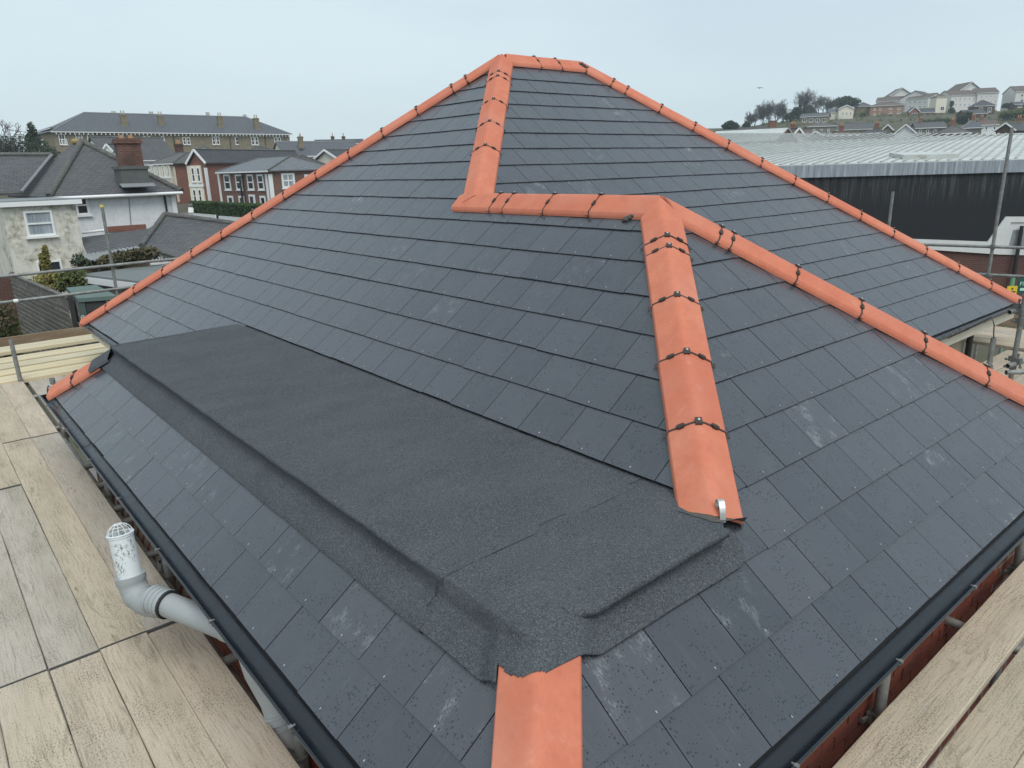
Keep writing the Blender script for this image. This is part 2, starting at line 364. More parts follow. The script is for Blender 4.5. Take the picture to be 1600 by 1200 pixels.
# left face of the upper roof: a = y
def limL(k, p):
    # z = s/SP
    p = clip(p, 1, 1/(SP*TR), YD)                                   # hip down to the far left corner
    if k < 3: return clip(p, -1, -1/(SP*TR), -(U1-.02))             # beside the flat roof
    if k < 10: return clip(p, -1, 1/(SP*TR), 0)                     # wing hip
    return clip(p, -1, 1/(SP*TR), -MM)                              # hip above the wing
course_face(V((V1, 0, 0)), (0, 1, 0), eL, .252, range(0, 20), (.13, .28), lambda k, p: clip(limL(k, p), 0, 1, HT*SP), 0, YD, 1)
# right end of the wing: a = x
def limR(k, p):
    p = clip(p, 1, 1/(SR*TP), V1+WW)
    return clip(p, -1, 1/(SR*TP), 0 if k < 2 else -V1)
course_face(V((0, 0, 0)), (1, 0, 0), eR, .25, range(0, 11), (.102, .252), lambda k, p: clip(limR(k, p), 0, 1, HW*SR), 0, V1+WW, 2)
# front face of the main roof: a = x
def limM(k, p):
    p = clip(p, 1, 1/(SR*TP), XC); p = clip(p, 0, 1, HT*SR)
    if k <= 10: p = clip(p, -1, 0, -(V1+WW/2+.07))
    if (k+.5)*.2475/SR < HW: return clip(p, -1, -1/(SR*TP), -(V1+WW-.25))
    return clip(p, -1, 1/(SR*TP), -V1)
course_face(V((0, MM, 0)), (1, 0, 0), eR, .2475, range(0, 20), (.156, .006), limM, V1, XC, 3)
# narrow slope below the flat roof: a = y
def limS(k, p):
    p = clip(p, 1, 1/(SP*TR), U1); return clip(p, -1, 1/(SP*TR), 0)
course_face(V((0, 0, 0)), (0, 1, 0), eL, .212, range(0, 2), (.03, .18), limS, 0, U1, 4)
SL.sort(key=lambda t: -t[0])
for i, (vis, mb) in enumerate(SL[:300]): part('slate', mb, ['slate', 'bright_metal'], bld)
rest = MB()
for vis, mb in SL[300:]:
    n0 = len(rest.v); rest.v += mb.v; rest.f += [tuple(q+n0 for q in f) for f in mb.f]
    for k in ('uv', 'r', 'mi', 'sm', 'sc'): getattr(rest, k).extend(getattr(mb, k))
part('slate', rest, ['slate', 'bright_metal'], bld, kind='stuff')

# ---- hip and ridge tiles
def frame(P, Q):
    t = (Q-P).normalized(); s = V((0, 0, 1)).cross(t).normalized(); n = t.cross(s); return t, s, n
def profile(kl, kr, crest=.062, hw=.122):
    """outer and inner outline of a tile across the hip: (side, up)"""
    xs = [-1, -.97, -.8, -.6, -.42, -.27, -.14, 0, .14, .27, .42, .6, .8, .97, 1]
    outp = []
    for x in xs:
        k = kl if x < 0 else kr; e = -k*hw+.052; ax = abs(x)
        outp.append((x*hw, e+(crest-e)*(1-(sqrt(ax*ax+.02)-.1414)/(sqrt(1.02)-.1414))))
    outp = [(-hw-.004, -kl*hw+.026)]+outp+[(hw+.004, -kr*hw+.026)]
    return outp
def slope_at(nrm, t, s, n): return nrm
NL, NR = V((-TP, 0, 1)), V((0, -TR, 1)); NRI = V((TP, 0, 1)); NB = V((0, TR, 1))
def hip_run(name, P, Q, nl, nr, joints, start='V', end=None, cut=None, clipname='ridge_clip', extra0=0.):
    """P top, Q bottom; nl and nr: normals of the faces at -s and +s"""
    t, s, n = frame(P, Q)
    kl = abs(nl.dot(s)/nl.dot(n)); kr = abs(nr.dot(s)/nr.dot(n)); pr = profile(kl, kr)
    ends = list(joints)
    tiles = []
    for i in range(len(ends)-1):
        d0, d1 = ends[i], ends[i+1]; mb = MB(); rv = R.random(); gp = .004
        j = [R.uniform(-.003, .003) for _ in range(4)]
        rows = []
        nseg = 3
        for q in range(nseg+1):
            row = []
            f = q/nseg
            for (sx, uz) in pr:
                a0 = d0+gp+(abs(sx)*.95+extra0 if (i == 0 and start == 'V') else 0)-(abs(sx)*.9 if (i == 0 and start == 'W') else 0)+(max(0, sx+.03)*2.1 if (i == 0 and start == 'cap') else 0)
                a1 = d1-gp+(abs(sx)*.9 if (i == len(ends)-2 and end == 'W') else 0)+((cut[0] if sx < 0 else cut[1])*abs(sx)/.126 if (cut and i == len(ends)-2) else 0)
                a = a0+(a1-a0)*f
                row.append(P+t*a+s*(sx+j[0]+(j[1]-j[0])*f)+n*(uz+(j[2]+(j[3]-j[2])*f)*.7))
            rows.append(row)
        inn = [[p-n*.014 for p in row] for row in rows]
        mb.grid(rows, rv)
        mb.grid([r_[::-1] for r_ in inn], rv)
        m_ = len(pr)
        for a, b in ((rows[0], inn[0]), (inn[-1], rows[-1])):
            for q in range(m_-1): mb.face([a[q], b[q], b[q+1], a[q+1]], None, rv)
        for q in (0, m_-1):
            for e in range(nseg):
                fc = [rows[e][q], rows[e+1][q], inn[e+1][q], inn[e][q]]
                mb.face(fc if q == 0 else fc[::-1], None, rv)
        if i == 0 and start == 'cap': mb.face(rows[0][::-1], None, rv); mb.face([p+t*.002 for p in rows[0]], None, rv)
        # face winding: make the outside point away from the hip
        tl = part(name, mb, 'terracotta', bld)
        tiles.append(tl)
        if i > 0:                                         # strap and plates over the joint
            cm = MB(); off = .0025
            ra = [P+t*(d0-.0045)+s*sx*1.01+n*(uz+off) for sx, uz in pr]; rb = [p+t*.009 for p in ra]
            cm.grid([ra, rb]); cm.grid([[p-n*.004 for p in rb], [p-n*.004 for p in ra]])
            for (a, b) in ((ra, 1), (rb, 0)):
                for q in range(m_-1):
                    fc = [a[q], a[q+1], a[q+1]-n*.004, a[q]-n*.004]; cm.face(fc[::-1] if b else fc, None, 0)
            for idx, w_, l_, hh in ((8, .030, .038, .007), (4, .026, .024, .010), (12, .026, .024, .010)):
                sx, uz = pr[idx]; s2, u2 = pr[idx+1]; s1, u1 = pr[idx-1]
                ed = (s*(s2-s1)+n*(u2-u1)).normalized()
                c = P+t*d0+s*sx+n*(uz+.0045); up2 = t.cross(ed)
                cm.box(c, (l_, w_, hh), t, ed)
                if idx != 8:
                    cm.box(c+up2*.004, (l_*.55, w_*1.5, hh*.7), t, ed)
                else:
                    cm.tube(c+n*.004, c+n*.012, .006, n=8, mi=1)
            for sd in (-1, 1):                            # tails of the strap under the tile edge
                sx, uz = pr[0] if sd < 0 else pr[-1]
                c = P+t*d0+s*(sx+sd*.012)+n*(uz-.002)
                cm.box(c, (.030, .014, .004), t, s)
            part(clipname, cm, ['black_iron', 'bright_metal'], tl)
    return tiles, (P, t, s, n, pr)
def seq(first, step, end):
    l = list(first); 
    while l[-1]+step*1.25 < end: l.append(l[-1]+step)
    l.append(end); return l
LH = (PF-V((V1, 0, 0))).length; LM = (PA-PD).length
tw, FWG = hip_run('hip_tile', PF, V((V1, 0, 0)), NR, NL, [0, .42, .53, .975, 1.415, 1.865, 2.36], cut=(-.07, -.02))
hip_run('hip_tile', PF, PH, NRI, NR, seq([0, .40, .485], .457, LH-.02))
hip_run('hip_tile', PB, PC, NRI, NR, seq([0, .443, .636], .4627, LM+.03))
hip_run('hip_tile', PA, PD, NL, NB, seq([0, .439, .625], .4685, LM+.03))
hip_run('hip_tile', PA, PE, NR, NL, [0, .478, .60, 1.165, 1.652, 2.13, (PA-PE).length+.02])
hip_run('ridge_tile', PA+V((.06, 0, 0)), PB-V((0, 0, 0)), NR, NB, [0, .41, .74, RR-.06], start='W', end='W')
hip_run('ridge_tile', PE+V((0, .19, 0)), PF, NL, NRI, [0, .50, .66, 1.11, 1.56, (PE-PF).length+.19], start='cap', end='W')
DL = V((1, 1*TP/TR, TP)).normalized(); LO = V((0, 0, 0))
lowtop = V((.47, .47*TP/TR, .47*TP))
hip_run('hip_tile', lowtop, LO, NR, NL, [0, .42, (lowtop).length+.02], start='')
et = V((.40, U1-.40*TP/TR, .40*TP)); hip_run('hip_tile', et, V((0, U1, 0)), NL, NB, [0.02, .335, et.length*0+(et-V((0, U1, 0))).length-.03], start='')

def lump(mb, c, sx, sy, sz, seed, n=9, r=0.):
    """irregular dab of mortar"""
    rows = []
    for i in range(6):
        th = pi*i/5; row = []
        for k in range(n):
            ph = 2*pi*k/n; q = V((sin(th)*cos(ph), sin(th)*sin(ph), cos(th)))
            f = 1+.35*mnoise.noise(q*1.7+V((seed, 0, 0))); row.append(V(c)+V((q.x*sx*f, q.y*sy*f, q.z*sz*f)))
        rows.append(row)
    mb.grid(rows[::-1], r, 0, True, True)
mo = MB(); P_, t_, s_, n_, pr_ = FWG
rows = []
for q in range(1, len(pr_)-1):
    sx, uz = pr_[q]; e = 2.357+(-.07 if sx < 0 else -.02)*abs(sx)/.126; kq = abs(sx)*.55; row = []
    for f in (0, .25, .5, .75, 1.):
        nn_ = mnoise.noise(V((sx*40, f*3.1, 5)))*.008+mnoise.noise(V((sx*110, f*7, 9)))*.004
        up_ = (uz-.006)*(1-f)+(-abs(sx)*.50-.012)*f
        row.append(P_+t_*(e-.012+.020*f*(1-.2*f)+nn_)+s_*sx*(1+.05*f)+n_*up_)
    for k_, f in enumerate((.25, .5, .75, 1.)):
        row[k_+1] = row[0].lerp(row[0]+t_*.042+s_*sx*.06, f)+V((0, 0, 1))*0; row[k_+1].z = row[0].z+(max(.4475, row[4].z if k_ < 3 else .4475)-row[0].z)*f**1.4+mnoise.noise(V((sx*60, f*9, 4)))*.003
    rows.append(row)
mo.grid(rows); mo.grid([r_[::-1] for r_ in rows])
part('mortar_bedding', mo, 'dark_mortar', bld, kind='stuff')
mo = MB()
for k, f in enumerate((-.05, -.02, .02, .05)): lump(mo, PE+V((f*.7+.040, -f*.7+.050, .058-abs(f)*.45)), .036, .036, .026, 20+k)
for k in range(4): lump(mo, PF+V((-.09-.012*k, .10+.02*k, -.045-.012*k)), .03, .03, .02, 40+k)
part('mortar_bedding', mo, 'dark_mortar', bld, kind='stuff')
mo = MB()
for k in range(3): lump(mo, PB+V((-.03+.02*k, -.06-.02*k, .02-.02*k)), .035, .035, .02, 60+k)
part('mortar_bedding', mo, 'dark_mortar', bld, kind='stuff')

# hip irons: galvanised straps with a scroll at the foot of each hip
def hip_iron(c, s, lean):
    """c: foot of the strap; s: its width direction; lean: level direction it leans to"""
    c = V(c); s = V(s).normalized(); q = V(lean).normalized(); Z0 = V((0, 0, 1)); mb = MB()
    pts = [c, c+Z0*.035+q*.005, c+Z0*.062+q*.013]
    for k in range(11): a = pi-k*pi/5.2; pts.append(c+q*(.016+.017+.017*cos(a))+Z0*(.064+.017*sin(a)))
    w_ = s*.012
    mb.grid([[p-w_ for p in pts], [p+w_ for p in pts]]); mb.grid([[p+w_-q*.004 for p in pts], [p-w_-q*.004 for p in pts]])
    part('hip_iron', mb, 'bright_metal', bld)
e_ = PF+FWG[1]*2.345; _hc = e_+FWG[1]*.050+FWG[2]*.03; _hc.z = .438
hip_iron(_hc, (1, -.6, 0), (.5, .8, 0))
hip_iron(PD+V((-.05, .06, -.0)), (1, 1, 0), (1, -1, 0)); hip_iron(V((-.03, U1+.03, .0)), (1, 1, 0), (1, -1, 0)); hip_iron(PC+V((.06, -.06, .0)), (1, -1, 0), (1, .5, 0))
# ---- felt flat roof with kerb and aprons
def wob(y, a=.006): return a*mnoise.noise(V((y*2.3, 3.1, 0)))+a*.6*mnoise.noise(V((y*7.1, 9.3, 0)))
def smooth(x): x = max(0., min(1., x)); return x*x*(3-2*x)
def flat_z(x, y): return .427+.019*(x-.44)+wob(y*.8+x*1.3, .005)*(1 if x < 1.3 else .3)
def felt_row(y, lift):
    w1, w2 = wob(y), wob(y+31); zz = lambda x: x*TP
    return [V((.318+w1*.6, y, zz(.318)+.0215)), V((.322+w1*.6, y, zz(.322)+.027+lift)), V((.37, y, zz(.37)+.026+lift)), V((.415+w2, y, zz(.41)+.026+lift)), V((.427+.007*smooth((y-.95)/.2)+w2, y, zz(.427)+.036+lift)),
            V((.4245+w1, y, .400+lift)), V((.418+.0075*(1-smooth((y-.95)/.2))+w1, y, .414+lift)), V((.424+.004*(1-smooth((y-.95)/.2))+w1, y, .4245+lift)), V((.447+w1, y, flat_z(.447, y)+lift)),
            V((.52, y, flat_z(.52, y)+lift)), V((.60, y, flat_z(.60, y)+lift)), V((.85, y, flat_z(.85, y)+lift)), V((1.15, y, flat_z(1.15, y)+lift)), V((1.40, y, flat_z(1.4, y)+lift)), V((1.50, y, .4475)), V((1.57, y, .460))]
seams = [(.92, 1.78), (1.70, 2.80), (2.72, 3.78), (3.70, 4.62), (4.54, 5.72)]
for i, (y0, y1) in enumerate(seams):
    mb = MB(); lf = .0022*(i % 2)+.002*(i == 0); n = max(4, int((y1-y0)/.05)); rows = []
    for k in range(n+1): rows.append(felt_row(y0+(y1-y0)*k/n, lf))
    mb.grid([r_[::-1] for r_ in rows])
    if i % 2:
        for row, d in ((rows[0], -.012), (rows[-1], .012)):
            low = [p+V((0, d, -.0026)) for p in row]; mb.grid([row, low] if d < 0 else [low, row])
    part('felt_sheet', mb, 'felt', bld)
# the sheet at the front corner, dressed over the hip tile and down the right-hand end
tl_, ts_, tn_ = frame(lowtop, LO); kk = abs(NL.dot(ts_)/NL.dot(tn_))
hd = V((1, TP/TR, 0)).normalized()
def edge_a(sd): return .548+.085*(sd/.125)**2+.004*mnoise.noise(V((sd*40, 2, 2)))
def corner_z(x, y):
    roof = min(x*TP, y*TR)+.0265
    a = x*hd.x+y*hd.y; sd = x*hd.y-y*hd.x                       # along the hip on the plan, and to its side
    if x > 1.395+(y-.45)*.85: return roof
    top = flat_z(x, y) if x < 1.42 else .4475+(x-1.5)*.18*(x > 1.5)
    k1 = .4235+wob(y); k2 = .474+wob(x+5, .006)
    hipz = a*(TP*hd.x); ax = min(abs(sd)/.122, 1.); e = -kk*max(.122, abs(sd))+.052
    tile = hipz+e+(.062+kk*.122-.052)*(1-(sqrt(ax*ax+.02)-.1414)/(sqrt(1.02)-.1414))*1.06+.008
    w = 1-smooth((abs(sd)-.118)/.075)
    low = roof+(max(tile, roof)-roof)*w
    z = min(top, roof+max(0, (x-k1))*14, roof+max(0, (y-k2))*14)
    return min(top, max(low, z))
def smooth(x): x = max(0., min(1., x)); return x*x*(3-2*x)
mb = MB(); xs_, ys2 = [], []
v = .320
while v < 1.575: xs_.append(v); v += .005 if v < .66 or v > 1.30 else .02
v = .382
while v < .965: ys2.append(v); v += .005 if v < .66 else .025
idx = {}
def okc(x, y):
    a = x*hd.x+y*hd.y; sd = x*hd.y-y*hd.x
    if abs(sd) < .128 and a < edge_a(sd): return False
    if a < .560: return False
    if x > 1.395+(y-.45)*.85 and ((x-1.36)/.125)**2+((max(0, .47-y))/.095)**2 > 1: return False
    if x > 1.395+(y-.45)*.85 and y > .50: return False
    return True
for i, x in enumerate(xs_):
    for j, y in enumerate(ys2): idx[i, j] = len(mb.v); mb.v.append((x+wob(y)*.6*(x < .40), y+wob(x+5, .005)*(y < .44), corner_z(x, y)))
for i in range(len(xs_)-1):
    for j in range(len(ys2)-1):
        if okc((xs_[i]+xs_[i+1])/2, (ys2[j]+ys2[j+1])/2):
            mb.f.append((idx[i, j], idx[i+1, j], idx[i+1, j+1], idx[i, j+1])); mb.uv.append([(0, 0)]*4); mb.r.append(0.); mb.mi.append(0); mb.sm.append(True); mb.sc.append(0.)
fc_ = part('felt_corner', mb, 'felt', bld)
mb = MB(); rows = []
for k in range(31):
    x = .600+(1.392-.600)*k/30; t0 = flat_z(x, .5); wv = wob(x+5, .006)+.030*(1-smooth(k/4.))
    rows.append([V((x, .520, t0+.0015)), V((x, .478+wv, t0+.003)), V((x, .449+wv, t0+.001)), V((x, .438+wv, t0-.008)), V((x, .436+wv, t0-.026)), V((x, .441+wv, t0-.027)), V((x, .444+wv, t0-.010)), V((x, .480+wv, t0-.004))])
mb.grid(rows[::-1]); part('felt_drip_edge', mb, 'felt', bld)
so_ = fc_.modifiers.new('thickness', 'SOLIDIFY'); so_.thickness = .004; so_.offset = -1
mb = MB(); rows = []                                     # far edge turned down
for k in range(15):
    x = .42+(1.50-.42)*k/14; z = .430+(x-.42)*.037
    z = flat_z(x, 5.7)+.001 if x < 1.42 else .446
    rows.append([V((x, 5.70, z)), V((x, 5.735, z)), V((x, 5.75, z-.02)), V((x, 5.76, z-.08)), V((x, 5.86, (U1-5.86)*TR+.03))])
mb.grid(rows[::-1]); part('felt_sheet', mb, 'felt', bld)
prc = profile(kk, kk, hw=.122)
mb = MB(); rows = []
tl_, ts_, tn_ = frame(et, V((0, U1, 0)))
for sx, uz in prc:
    row = []
    for d in (-.09, 0, .05, .10, .125): row.append(et+tl_*d+ts_*sx*1.06+tn_*(uz+.008))
    rows.append(row)
mb.grid(rows); part('felt_corner', mb, 'felt', bld)

# ---- gutters
def gutter(P, Q, out, stops=(True, True), label=None, nb=6, joints=(), z=-.006, rad=.050):
    """P-Q: line of the slate tails; out: level direction away from the roof"""
    P = V(P); Q = V(Q); t = (Q-P).normalized(); o = V(out); c0 = P+o*.0415+V((0, 0, z)); L_ = (Q-P).length
    prof = [o*rad*cos(a)*1.02+V((0, 0, -rad*.86*sin(a))) for a in [pi*k/14 for k in range(15)]]
    prof2 = [p*(1-.004/rad) for p in prof]; mb = MB()
    rim = o*.004
    mb.grid([[c0+p for p in prof], [c0+t*L_+p for p in prof]]); mb.grid([[c0+t*L_+p for p in prof2], [c0+p for p in prof2]])
    for k, e in ((0, 1), (14, -1)):
        c = c0+prof[k]+V((0, 0, .0)); mb.box(c+t*L_/2-o*.002*e+V((0, 0, .002)), (L_, .009, .006), t, o)
    for flag, d in ((stops[0], 0), (stops[1], L_)):
        if flag:
            for dd, f in ((0, 1), (.004, -1)):
                q = [c0+t*(d+dd-.002)+p*1.03 for p in prof]; mb.face(q if f > 0 else q[::-1])
    ob = part('gutter', mb, 'gutter_pvc', bld, label)
    for d in joints:
        u = MB(); p3 = [p*(1-.009/rad) for p in prof]
        u.grid([[c0+t*(d+.006)+p for p in p3], [c0+t*(d-.006)+p for p in p3]]); p4 = [p*1.10 for p in prof]
        u.grid([[c0+t*(d-.05)+p for p in p4], [c0+t*(d+.05)+p for p in p4]])
        part('gutter_union', u, 'black_paint', ob)
    for k in range(nb):
        d = L_*(k+.5)/nb; b = MB(); c = c0+t*d+prof[0]
        b.box(c+V((0, 0, .001)), (.016, .014, .011), t, o); b.box(c-o*.011+V((0, 0, .003)), (.006, .012, .005), t, o)
        p5 = [p*1.06 for p in prof]; b.grid([[c0+t*(d-.012)+p for p in p5], [c0+t*(d+.012)+p for p in p5]])
        part('gutter_bracket', b, 'coupler_steel', ob)
    return ob, c0, t, o, rad
gL = gutter((0, -.09, 0), (0, U1+.06, 0), (-1, 0, 0), nb=8, joints=(4.78,))
gR = gutter((-.09, 0, 0), (V1+WW+.1, 0, 0), (0, -1, 0), nb=7, stops=(True, True))
gM = gutter((V1+WW+.05, MM, 0), (XC+.06, MM, 0), (0, -1, 0), nb=5, joints=(2.9,)); gD = gutter((V1, U1+.1, 0), (V1, YD+.06, 0), (-1, 0, 0), nb=4)
wd = MB(); rw = random.Random(5)                          # rain drops lying in the gutters
for (ob, c0, t, o, rad), d0, d1, nn_ in ((gR, 1.0, 3.6, 150), (gL, .5, 1.4, 26)):
    for i in range(nn_):
        d = rw.uniform(d0, d1); a = rw.uniform(.30, 1.5); sz = rw.choice([.003, .0045, .006, .008])
        nn2 = (o*cos(a)+V((0, 0, -sin(a)))); c = c0+t*d+nn2*(rad-.005); el = rw.uniform(1., 2.2); dn_ = (o*-sin(a)+V((0, 0, -cos(a)))); rows = []
        for q in (0, .5, .87, 1):
            rr_ = sqrt(max(0, 1-q*q))+.02; rows.append([c-nn2*(q*sz*.7)+(t*cos(k*pi/4)*el+dn_*sin(k*pi/4))*sz*rr_ for k in range(8)])
        wd.grid(rows, 0, 0, True, True)
wdo = part('water_drops', wd, 'water', bld, kind='stuff')

# ---- fascias, soffits, walls
mb = MB()
for b in ((.024, .042, .03, U1-.03, -.20, -.02), (.05, V1+WW-.02, .024, .042, -.20, -.02)): mb.boxz(*b)
part('fascia', mb, 'white_paint', bld)
mb = MB(); mb.boxz(V1+WW+.02, XC-.03, MM+.024, MM+.042, -.20, -.02); part('fascia', mb, 'cream_paint', bld); mb = MB(); mb.boxz(V1+.024, V1+.042, U1, YD-.03, -.20, -.02); part('fascia', mb, 'cream_paint', bld)
mb = MB(); mb.boxz(.042, .30, .042, U1-.04, -.20, -.188); mb.boxz(.30, V1+WW-.03, .042, .30, -.20, -.188); mb.boxz(V1+WW, XC-.05, MM+.042, MM+.6, -.20, -.188); part('soffit', mb, 'cream_paint', bld)
mb = MB()
mb.boxz(.178, 1.6, .178, U1-.15, GZ, -.19); mb.boxz(1.6, V1+WW-.18, .178, MM+1, GZ, -.19)
part('wall', mb, 'house_brick', bld)
plain('tan_render', (.36, .31, .23), .9, var=.2, sc=6)
mb = MB(); mb.boxz(V1+WW-.3, 8.75, MM+.20, YD-.2, GZ, -.19); mb.boxz(V1+.20, V1+WW-.3, MM+1, YD-.2, GZ, -.19); part('wall', mb, 'tan_render', bld, 'tan rendered wall under the main eaves')
mb = MB(); mb.tube((8.68, MM+.13, -.15), (8.68, MM+.13, GZ), .034); part('downpipe', mb, 'black_paint', bld)
BR = []
def bricks(org, ea, nrm, a0, a1, z0, z1):
    z = z1; row = 0; ea = V(ea); nrm = V(nrm); org = V(org)
    while z-.065 > z0:
        a = a0-(.1125 if row % 2 else 0)
        while a < a1:
            b = MB(); c = org+ea*(a+.1075)+V((0, 0, z-.0325))+nrm*R.uniform(-.002, .002)
            rv = R.random(); b.box(c, (.215, .024, .065), ea, nrm, r=rv); x, y, d = pix(c)
            BR.append((-(d if 0 < d and -40 < x < 1640 and -40 < y < 1240 else 99), b)); a += .225
        z -= .075; row += 1
bricks((.176, 0, 0), (0, 1, 0), (-1, 0, 0), .19, 3.3, -1.4, -.24)
bricks((0, .176, 0), (1, 0, 0), (0, -1, 0), .19, 3.7, -1.05, -.24)
BR.sort(key=lambda q: -q[0])
for k, b in BR[:300]: part('brick', b, 'brick_face', bld)
rest = MB()
for k, mb in BR[300:]:
    n0 = len(rest.v); rest.v += mb.v; rest.f += [tuple(q+n0 for q in f) for f in mb.f]
    for kk_ in ('uv', 'r', 'mi', 'sm', 'sc'): getattr(rest, kk_).extend(getattr(mb, kk_))
if rest.v: part('brick', rest, 'brick_face', bld, kind='stuff')
# ================================================================== SCAFFOLD BOARDS
BZ = -.53
def board(c0, c1, wd, z, label, group, name='scaffold_board', mat='board_wood', th=.038, cat='board', seed=0, tilt=0., cap=True):
    """flat board from c0 to c1 (centre line), worn edges, with hoop iron at its ends"""
    rr = random.Random(seed); a = V((c0[0], c0[1], z)); b = V((c1[0], c1[1], z+tilt)); t = (b-a).normalized(); s = V((0, 0, 1)).cross(t).normalized(); n = t.cross(s)
    Ln = (b-a).length; loc = a.lerp(b, .5)-n*th
    mb = MB(); rv = rr.random(); k = max(4, int(Ln/.35)); h = wd/2; bev = .004
    pr = [(-h+bev*.2, -th), (-h, -th+bev), (-h, -bev), (-h+bev, 0), (-h*.33, 0), (h*.33, 0), (h-bev, 0), (h, -bev), (h, -th+bev), (h-bev*.2, -th)]
    rows = []
    for i in range(k+1):
        d = Ln*i/k; row = []
        for q, (x, z_) in enumerate(pr):
            nz_ = mnoise.noise(V((d*1.1+seed*7.3, x*9, 2.)))
            ex = mnoise.noise(V((d*5.3+seed*3.1, (x > 0)*5., 7.)))*.0035 if abs(x) > h*.9 else 0
            row.append(a+t*d+s*(x+ex)+n*(z_+nz_*.0016))
        rows.append(row)
    i0 = len(mb.v); m_ = len(pr)
    for row in rows: mb.v += [tuple(p) for p in row]
    for i in range(k):
        for q in range(m_):
            q2 = (q+1) % m_
            idx = (i0+i*m_+q, i0+i*m_+q2, i0+(i+1)*m_+q2, i0+(i+1)*m_+q)
            mb.f.append(idx[::-1] if False else idx); u = lambda ii, qq: (Ln*ii/k, pr[qq][0]+(pr[qq][1] if qq in (0, 1, 8, 9) else 0))
            mb.uv.append([u(i, q), u(i, q2), u(i+1, q2), u(i+1, q)]); mb.r.append(rv); mb.mi.append(0); mb.sm.append(False); mb.sc.append(0.)
    mb.face(rows[0][::-1], None, rv); mb.face(rows[-1], None, rv)
    # normals outward whatever the winding
    root = thing(name, label, cat, loc, group)
    part('plank', mb, mat, root)
    if cap:
        cm = MB()
        for d, e in ((0, 1), (Ln, -1)):
            c = a+t*(d-e*.0015)-n*th/2; cm.box(c, (.002, wd*.98, th*.92), t, s)
        part('end_band', cm, 'coupler_steel', root, kind='stuff')
    return root
GL, GR_, GFAR, GRB = 'scaffold boards beside the long gutter', 'scaffold boards beside the short gutter', 'new timbers across the far platform', 'scaffold boards beyond the right hip'
ed = [.046, -.172, -.398, -.622, -.848, -1.075, -1.3]
ordn = ['beside the gutter', 'second from the gutter', 'third from the gutter', 'fourth from the gutter', 'fifth from the gutter', 'outermost from the gutter']
for i in range(6):
    x = (ed[i]+ed[i+1])/2; wd = .2215
    sk = [0, .0012, -.001, .0015, 0, 0][i]
    board((x+sk, -1.9), (x-sk, 2.835+.02*(i % 2)), wd, BZ+.002*(i % 3), 'weathered scaffold board in the near row, '+ordn[i], GL, seed=10+i)
    y2 = 6.80 if i < 2 else (5.6 if i < 4 else 4.7)
    board((x-sk+(.0 if i else -.004), 2.875), (x+sk*.5, y2), wd, BZ-.004+.003*((i+1) % 3), 'weathered scaffold board in the middle row past the vent pipe, '+ordn[i], GL, seed=20+i)
    if i < 5:
        board((x, y2+.03), (x+.01, 9.28), wd, BZ+.003*(i % 2), 'weathered scaffold board in the far row by the upright, '+ordn[i], GL, seed=30+i)
board((-1.25, -.06), (6.4, -.035), .224, BZ+.004, 'pale scaffold board along the short gutter, with a white scratch', GR_, seed=41)
board((-1.25, -.297), (6.4, -.273), .224, BZ-.036, 'speckled scaffold board second from the short gutter', GR_, seed=43)
board((-1.25, -.520), (6.4, -.496), .224, BZ-.030, 'scaffold board third from the short gutter at the picture corner', GR_, seed=45)
for i in range(1, 2):
    pass
for i, x in enumerate((.215, .44, .665)):
    board((x, 6.95+.5*i), (x+.004, 9.30), .221, BZ-.02, 'scaffold board below the far end of the left eaves, '+['first', 'second', 'third'][i]+' from the short upright', GL, seed=110+i)
# far platform: new timbers laid across it, a brown board on edge behind them
ys = [(9.40, .325), (9.74, .30), (10.06, .29), (10.40, .33), (10.80, .38)]
tl = ['nearest of the five pale new timbers, beside the upright', 'second nearest of the five pale new timbers on the far platform', 'middle one of the five pale new timbers on the far platform', 'fourth of the five pale new timbers on the far platform', 'yellowest new timber, farthest, in front of the brown edge board']
for i, (y, wd) in enumerate(ys):
    board((-2.2, y-.05+.01*i), (1.75+.05*i, y+.03), wd, BZ+.02+.055*(i == 4)+.01*i, tl[i], GFAR, 'new_timber', 'new_timber', .05, 'timber', 50+i, 0, False)
for i in range(7):
    board((-2.5, 9.42+.228*i), (6.5, 9.42+.228*i), .222, BZ-.05, 'scaffold board hidden under the new timbers, '+['first', 'second', 'third', 'fourth', 'fifth', 'sixth', 'last'][i]+' from the gutter end', 'scaffold boards under the new timbers', seed=70+i)
mb = MB(); rr = .4
mb.box((-.45, 11.22, BZ+.085), (3.9, .038, .225), (1, .012, 0), (0, 1, 0), r=.3)
tb = thing('toe_board', 'brown scaffold board on edge behind the pale timbers', 'board', (-.4, 11.3, BZ-.05)); part('plank', mb, 'dark_board', tb)
cm = MB(); cm.box((1.505, 11.243, BZ+.085), (.004, .042, .2)); part('end_band', cm, 'coupler_steel', tb)
# right-hand platform in the angle of the two roofs
for i, y in enumerate((.98, 1.21, 1.44, 1.67)):
    board((5.3, y), (9.55-.06*i, y+.01), .222, BZ+.004*(i % 2), 'scaffold board below the right eaves, '+['nearest the wing', 'second from the wing', 'third from the wing', 'next to the tan wall'][i], GRB, seed=80+i)
for i, x in enumerate((9.72, 9.95, 10.18, 10.41, 10.64)):
    board((x, -.6), (x+.01, 5.4), .222, BZ+.003*(i % 2), 'scaffold board crossing beyond the roof corner, '+['first', 'second', 'third', 'fourth', 'fifth'][i]+' from the tan wall', GRB, seed=90+i)
mb = MB(); mb.box((10.85, 2.3, BZ+.11), (5.6, .038, .225), (0, 1, 0), (1, 0, 0), r=.8)
tb = thing('toe_board', 'brown scaffold board on edge beyond the right roof corner', 'board', (10.85, 2.3, BZ)); part('plank', mb, 'dark_board', tb)
cm = MB(); cm.box((10.85, 5.102, BZ+.11), (.042, .004, .2)); part('end_band', cm, 'coupler_steel', tb)
